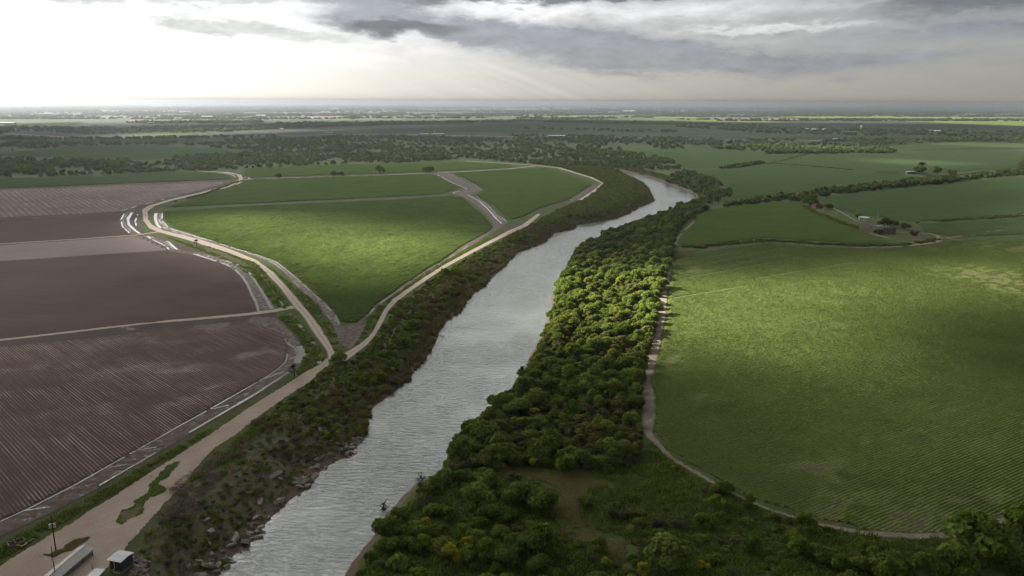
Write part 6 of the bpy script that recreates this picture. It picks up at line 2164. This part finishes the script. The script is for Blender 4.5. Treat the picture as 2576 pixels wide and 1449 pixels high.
# ------------------------------------------------------------------ unseen broken cloud layer, its gaps shaped to put sun patches on the plain
CLOUD_Z = 950.0
SHIFT = np.array((SUN_DIR.x, SUN_DIR.y)) / SUN_DIR.z * CLOUD_Z
gaps = [  # outline of a sunlit patch on the plain, softness in m, how open
    ([(430, 575), (470, 545), (560, 540), (720, 548), (900, 572), (1080, 590), (1200, 600), (1120, 650), (1000, 690), (880, 690), (680, 640), (500, 605)], 45, 0.85),
    ([(1430, 700), (1500, 680), (1640, 690), (1760, 705), (2000, 700), (2180, 735), (2150, 800), (2000, 850), (1800, 880), (1680, 850), (1560, 825), (1440, 770)], 30, 1.25),
    ([(1990, 690), (2300, 660), (2700, 640), (2700, 775), (2400, 770), (2200, 775), (2060, 760)], 34, 0.6),
    ([(1930, 860), (2060, 820), (2160, 850), (2230, 950), (2200, 1060), (2080, 1120), (1990, 1050), (1960, 950)], 26, 0.45),
    ([(2350, 990), (2700, 1000), (2700, 1080), (2450, 1060)], 26, 0.25),
    ([(1880, 366), (2100, 369), (2200, 374), (2250, 380), (2150, 384), (1980, 378)], 60, 0.5),
    ([(2200, 402), (2330, 406), (2420, 413), (2330, 415), (2220, 409)], 50, 0.5),
    ([(225, 347), (330, 336), (640, 326), (900, 325), (640, 335), (400, 345)], 90, 0.8),
    ([(500, 290), (900, 286), (1290, 288), (2000, 287), (2700, 290), (2700, 322), (2400, 312), (1932, 308), (1290, 302), (1100, 306), (700, 306)], 140, 0.95),
    ([(-200, 290), (350, 288), (330, 300), (-200, 306)], 150, 0.9),
    ([(2230, 358), (2576, 362), (2700, 368), (2500, 370)], 60, 0.4),
]
st_ = 55.0
dxs, dys = np.arange(-6200, 5200, st_), np.arange(-4200, 6400, st_)
DX, DY = np.meshgrid(dxs, dys)
zc = CLOUD_Z + (fbm(DX / 420, DY / 420, 73, 5) - 0.5) * 130
gxx, gyy = DX - SHIFT[0] * zc / CLOUD_Z, DY - SHIFT[1] * zc / CLOUD_Z
rad_ = np.hypot(DX, DY)
op = np.zeros(DX.shape)
RIVER_LIGHT_GAP = np.array([(-1300, 1400), (900, 1300), (1300, 2600), (1300, 4300), (480, 4300), (40, 3600), (-360, 3000), (-640, 2600), (-1020, 2000)], float)   # gap added so that the river reflects bright sky
op = 0.9 * (1 - smooth(sdist(DX.ravel(), DY.ravel(), RIVER_LIGHT_GAP).reshape(DX.shape), -150, 150))
wob = (fbm(DX / 260, DY / 260, 71, 4) - 0.5) * 2
for px, sf, amt in gaps:
    P = gps(px)
    lo, hi = P.min(0) - 500, P.max(0) + 500
    m_ = (gxx > lo[0]) & (gxx < hi[0]) & (gyy > lo[1]) & (gyy < hi[1])
    if m_.any():
        sd = sdist(gxx[m_], gyy[m_], P) + wob[m_] * sf * 0.5
        op[m_] = np.maximum(op[m_], amt * np.clip(0.45 + 1.1 * fbm(DX[m_] / 70, DY[m_] / 70, 75, 3), 0, 1) * (1 - smooth(sd, -sf, sf)))
thin = 0.05 * smooth(fbm(DX / 700, DY / 700, 72, 4), 0.5, 0.8)
dens = np.clip(0.985 - op - thin, 0, 1)
dens *= 1 - smooth(rad_, 5300, 6300)
ids = np.arange(DX.size).reshape(DX.shape)
F = np.stack([ids[:-1, :-1], ids[:-1, 1:], ids[1:, 1:], ids[1:, :-1]], -1).reshape(-1, 4)
F = F[(rad_.ravel()[F] < 6350).all(1)]
used, inv = np.unique(F, return_inverse=True)
me = mesh_np('unseen_cloud_layer', np.stack([DX.ravel()[used], DY.ravel()[used], zc.ravel()[used]], -1), inv.reshape(-1, 4), {'dens': dens.ravel()[used].astype(np.float32)}, True)


def cloud_fn(t):
    d = t.n('ShaderNodeAttribute', attribute_name='dens').outputs['Fac']
    tr = t.n('ShaderNodeBsdfTranslucent')
    tr.inputs[0].default_value = (0.055, 0.056, 0.060, 1)
    df = t.n('ShaderNodeBsdfDiffuse')
    df.inputs[0].default_value = (0.75, 0.75, 0.76, 1)
    m1 = t.n('ShaderNodeMixShader')
    m1.inputs[0].default_value = 0.5
    t.t.links.new(df.outputs[0], m1.inputs[1])
    t.t.links.new(tr.outputs[0], m1.inputs[2])
    fw = t.n('ShaderNodeBsdfRefraction')                         # droplets scatter light forward: glow round the hidden sun
    fw.inputs['Color'].default_value = (0.95, 0.93, 0.90, 1)
    fw.inputs['Roughness'].default_value = 0.75
    fw.inputs['IOR'].default_value = 1.2
    m0 = t.n('ShaderNodeMixShader')
    m0.inputs[0].default_value = 0.07
    t.t.links.new(m1.outputs[0], m0.inputs[1])
    t.t.links.new(fw.outputs[0], m0.inputs[2])
    m1 = m0
    tp = t.n('ShaderNodeBsdfTransparent')
    m2 = t.n('ShaderNodeMixShader')
    t.put(m2.inputs[0], d)
    t.t.links.new(tp.outputs[0], m2.inputs[1])
    t.t.links.new(m1.outputs[0], m2.inputs[2])
    return m2.outputs[0]


co = link('unseen_cloud_layer', me, material('cloud', cloud_fn))
tag(co, 'unseen broken cloud layer, gaps shaped to light the fields and river', None, None, 'structure')

# ------------------------------------------------------------------ haze
HZ = MB().box((0, 29000, 54.5 - 4.5), (92000, 68000, 118)).mesh('haze')


def haze_mat():
    m_ = bpy.data.materials.new('haze')
    m_.use_nodes = True
    t = NT(m_.node_tree)
    v = t.n('ShaderNodeVolumePrincipled')
    v.inputs['Color'].default_value = (0.31, 0.335, 0.37, 1)
    v.inputs['Density'].default_value = 1.5e-4
    v.inputs['Anisotropy'].default_value = 0.72
    t.t.links.new(v.outputs[0], t.n('ShaderNodeOutputMaterial').inputs['Volume'])
    return m_


hz = link('haze', HZ, haze_mat())
tag(hz, 'thin pale haze over the plain', None, None, 'stuff')
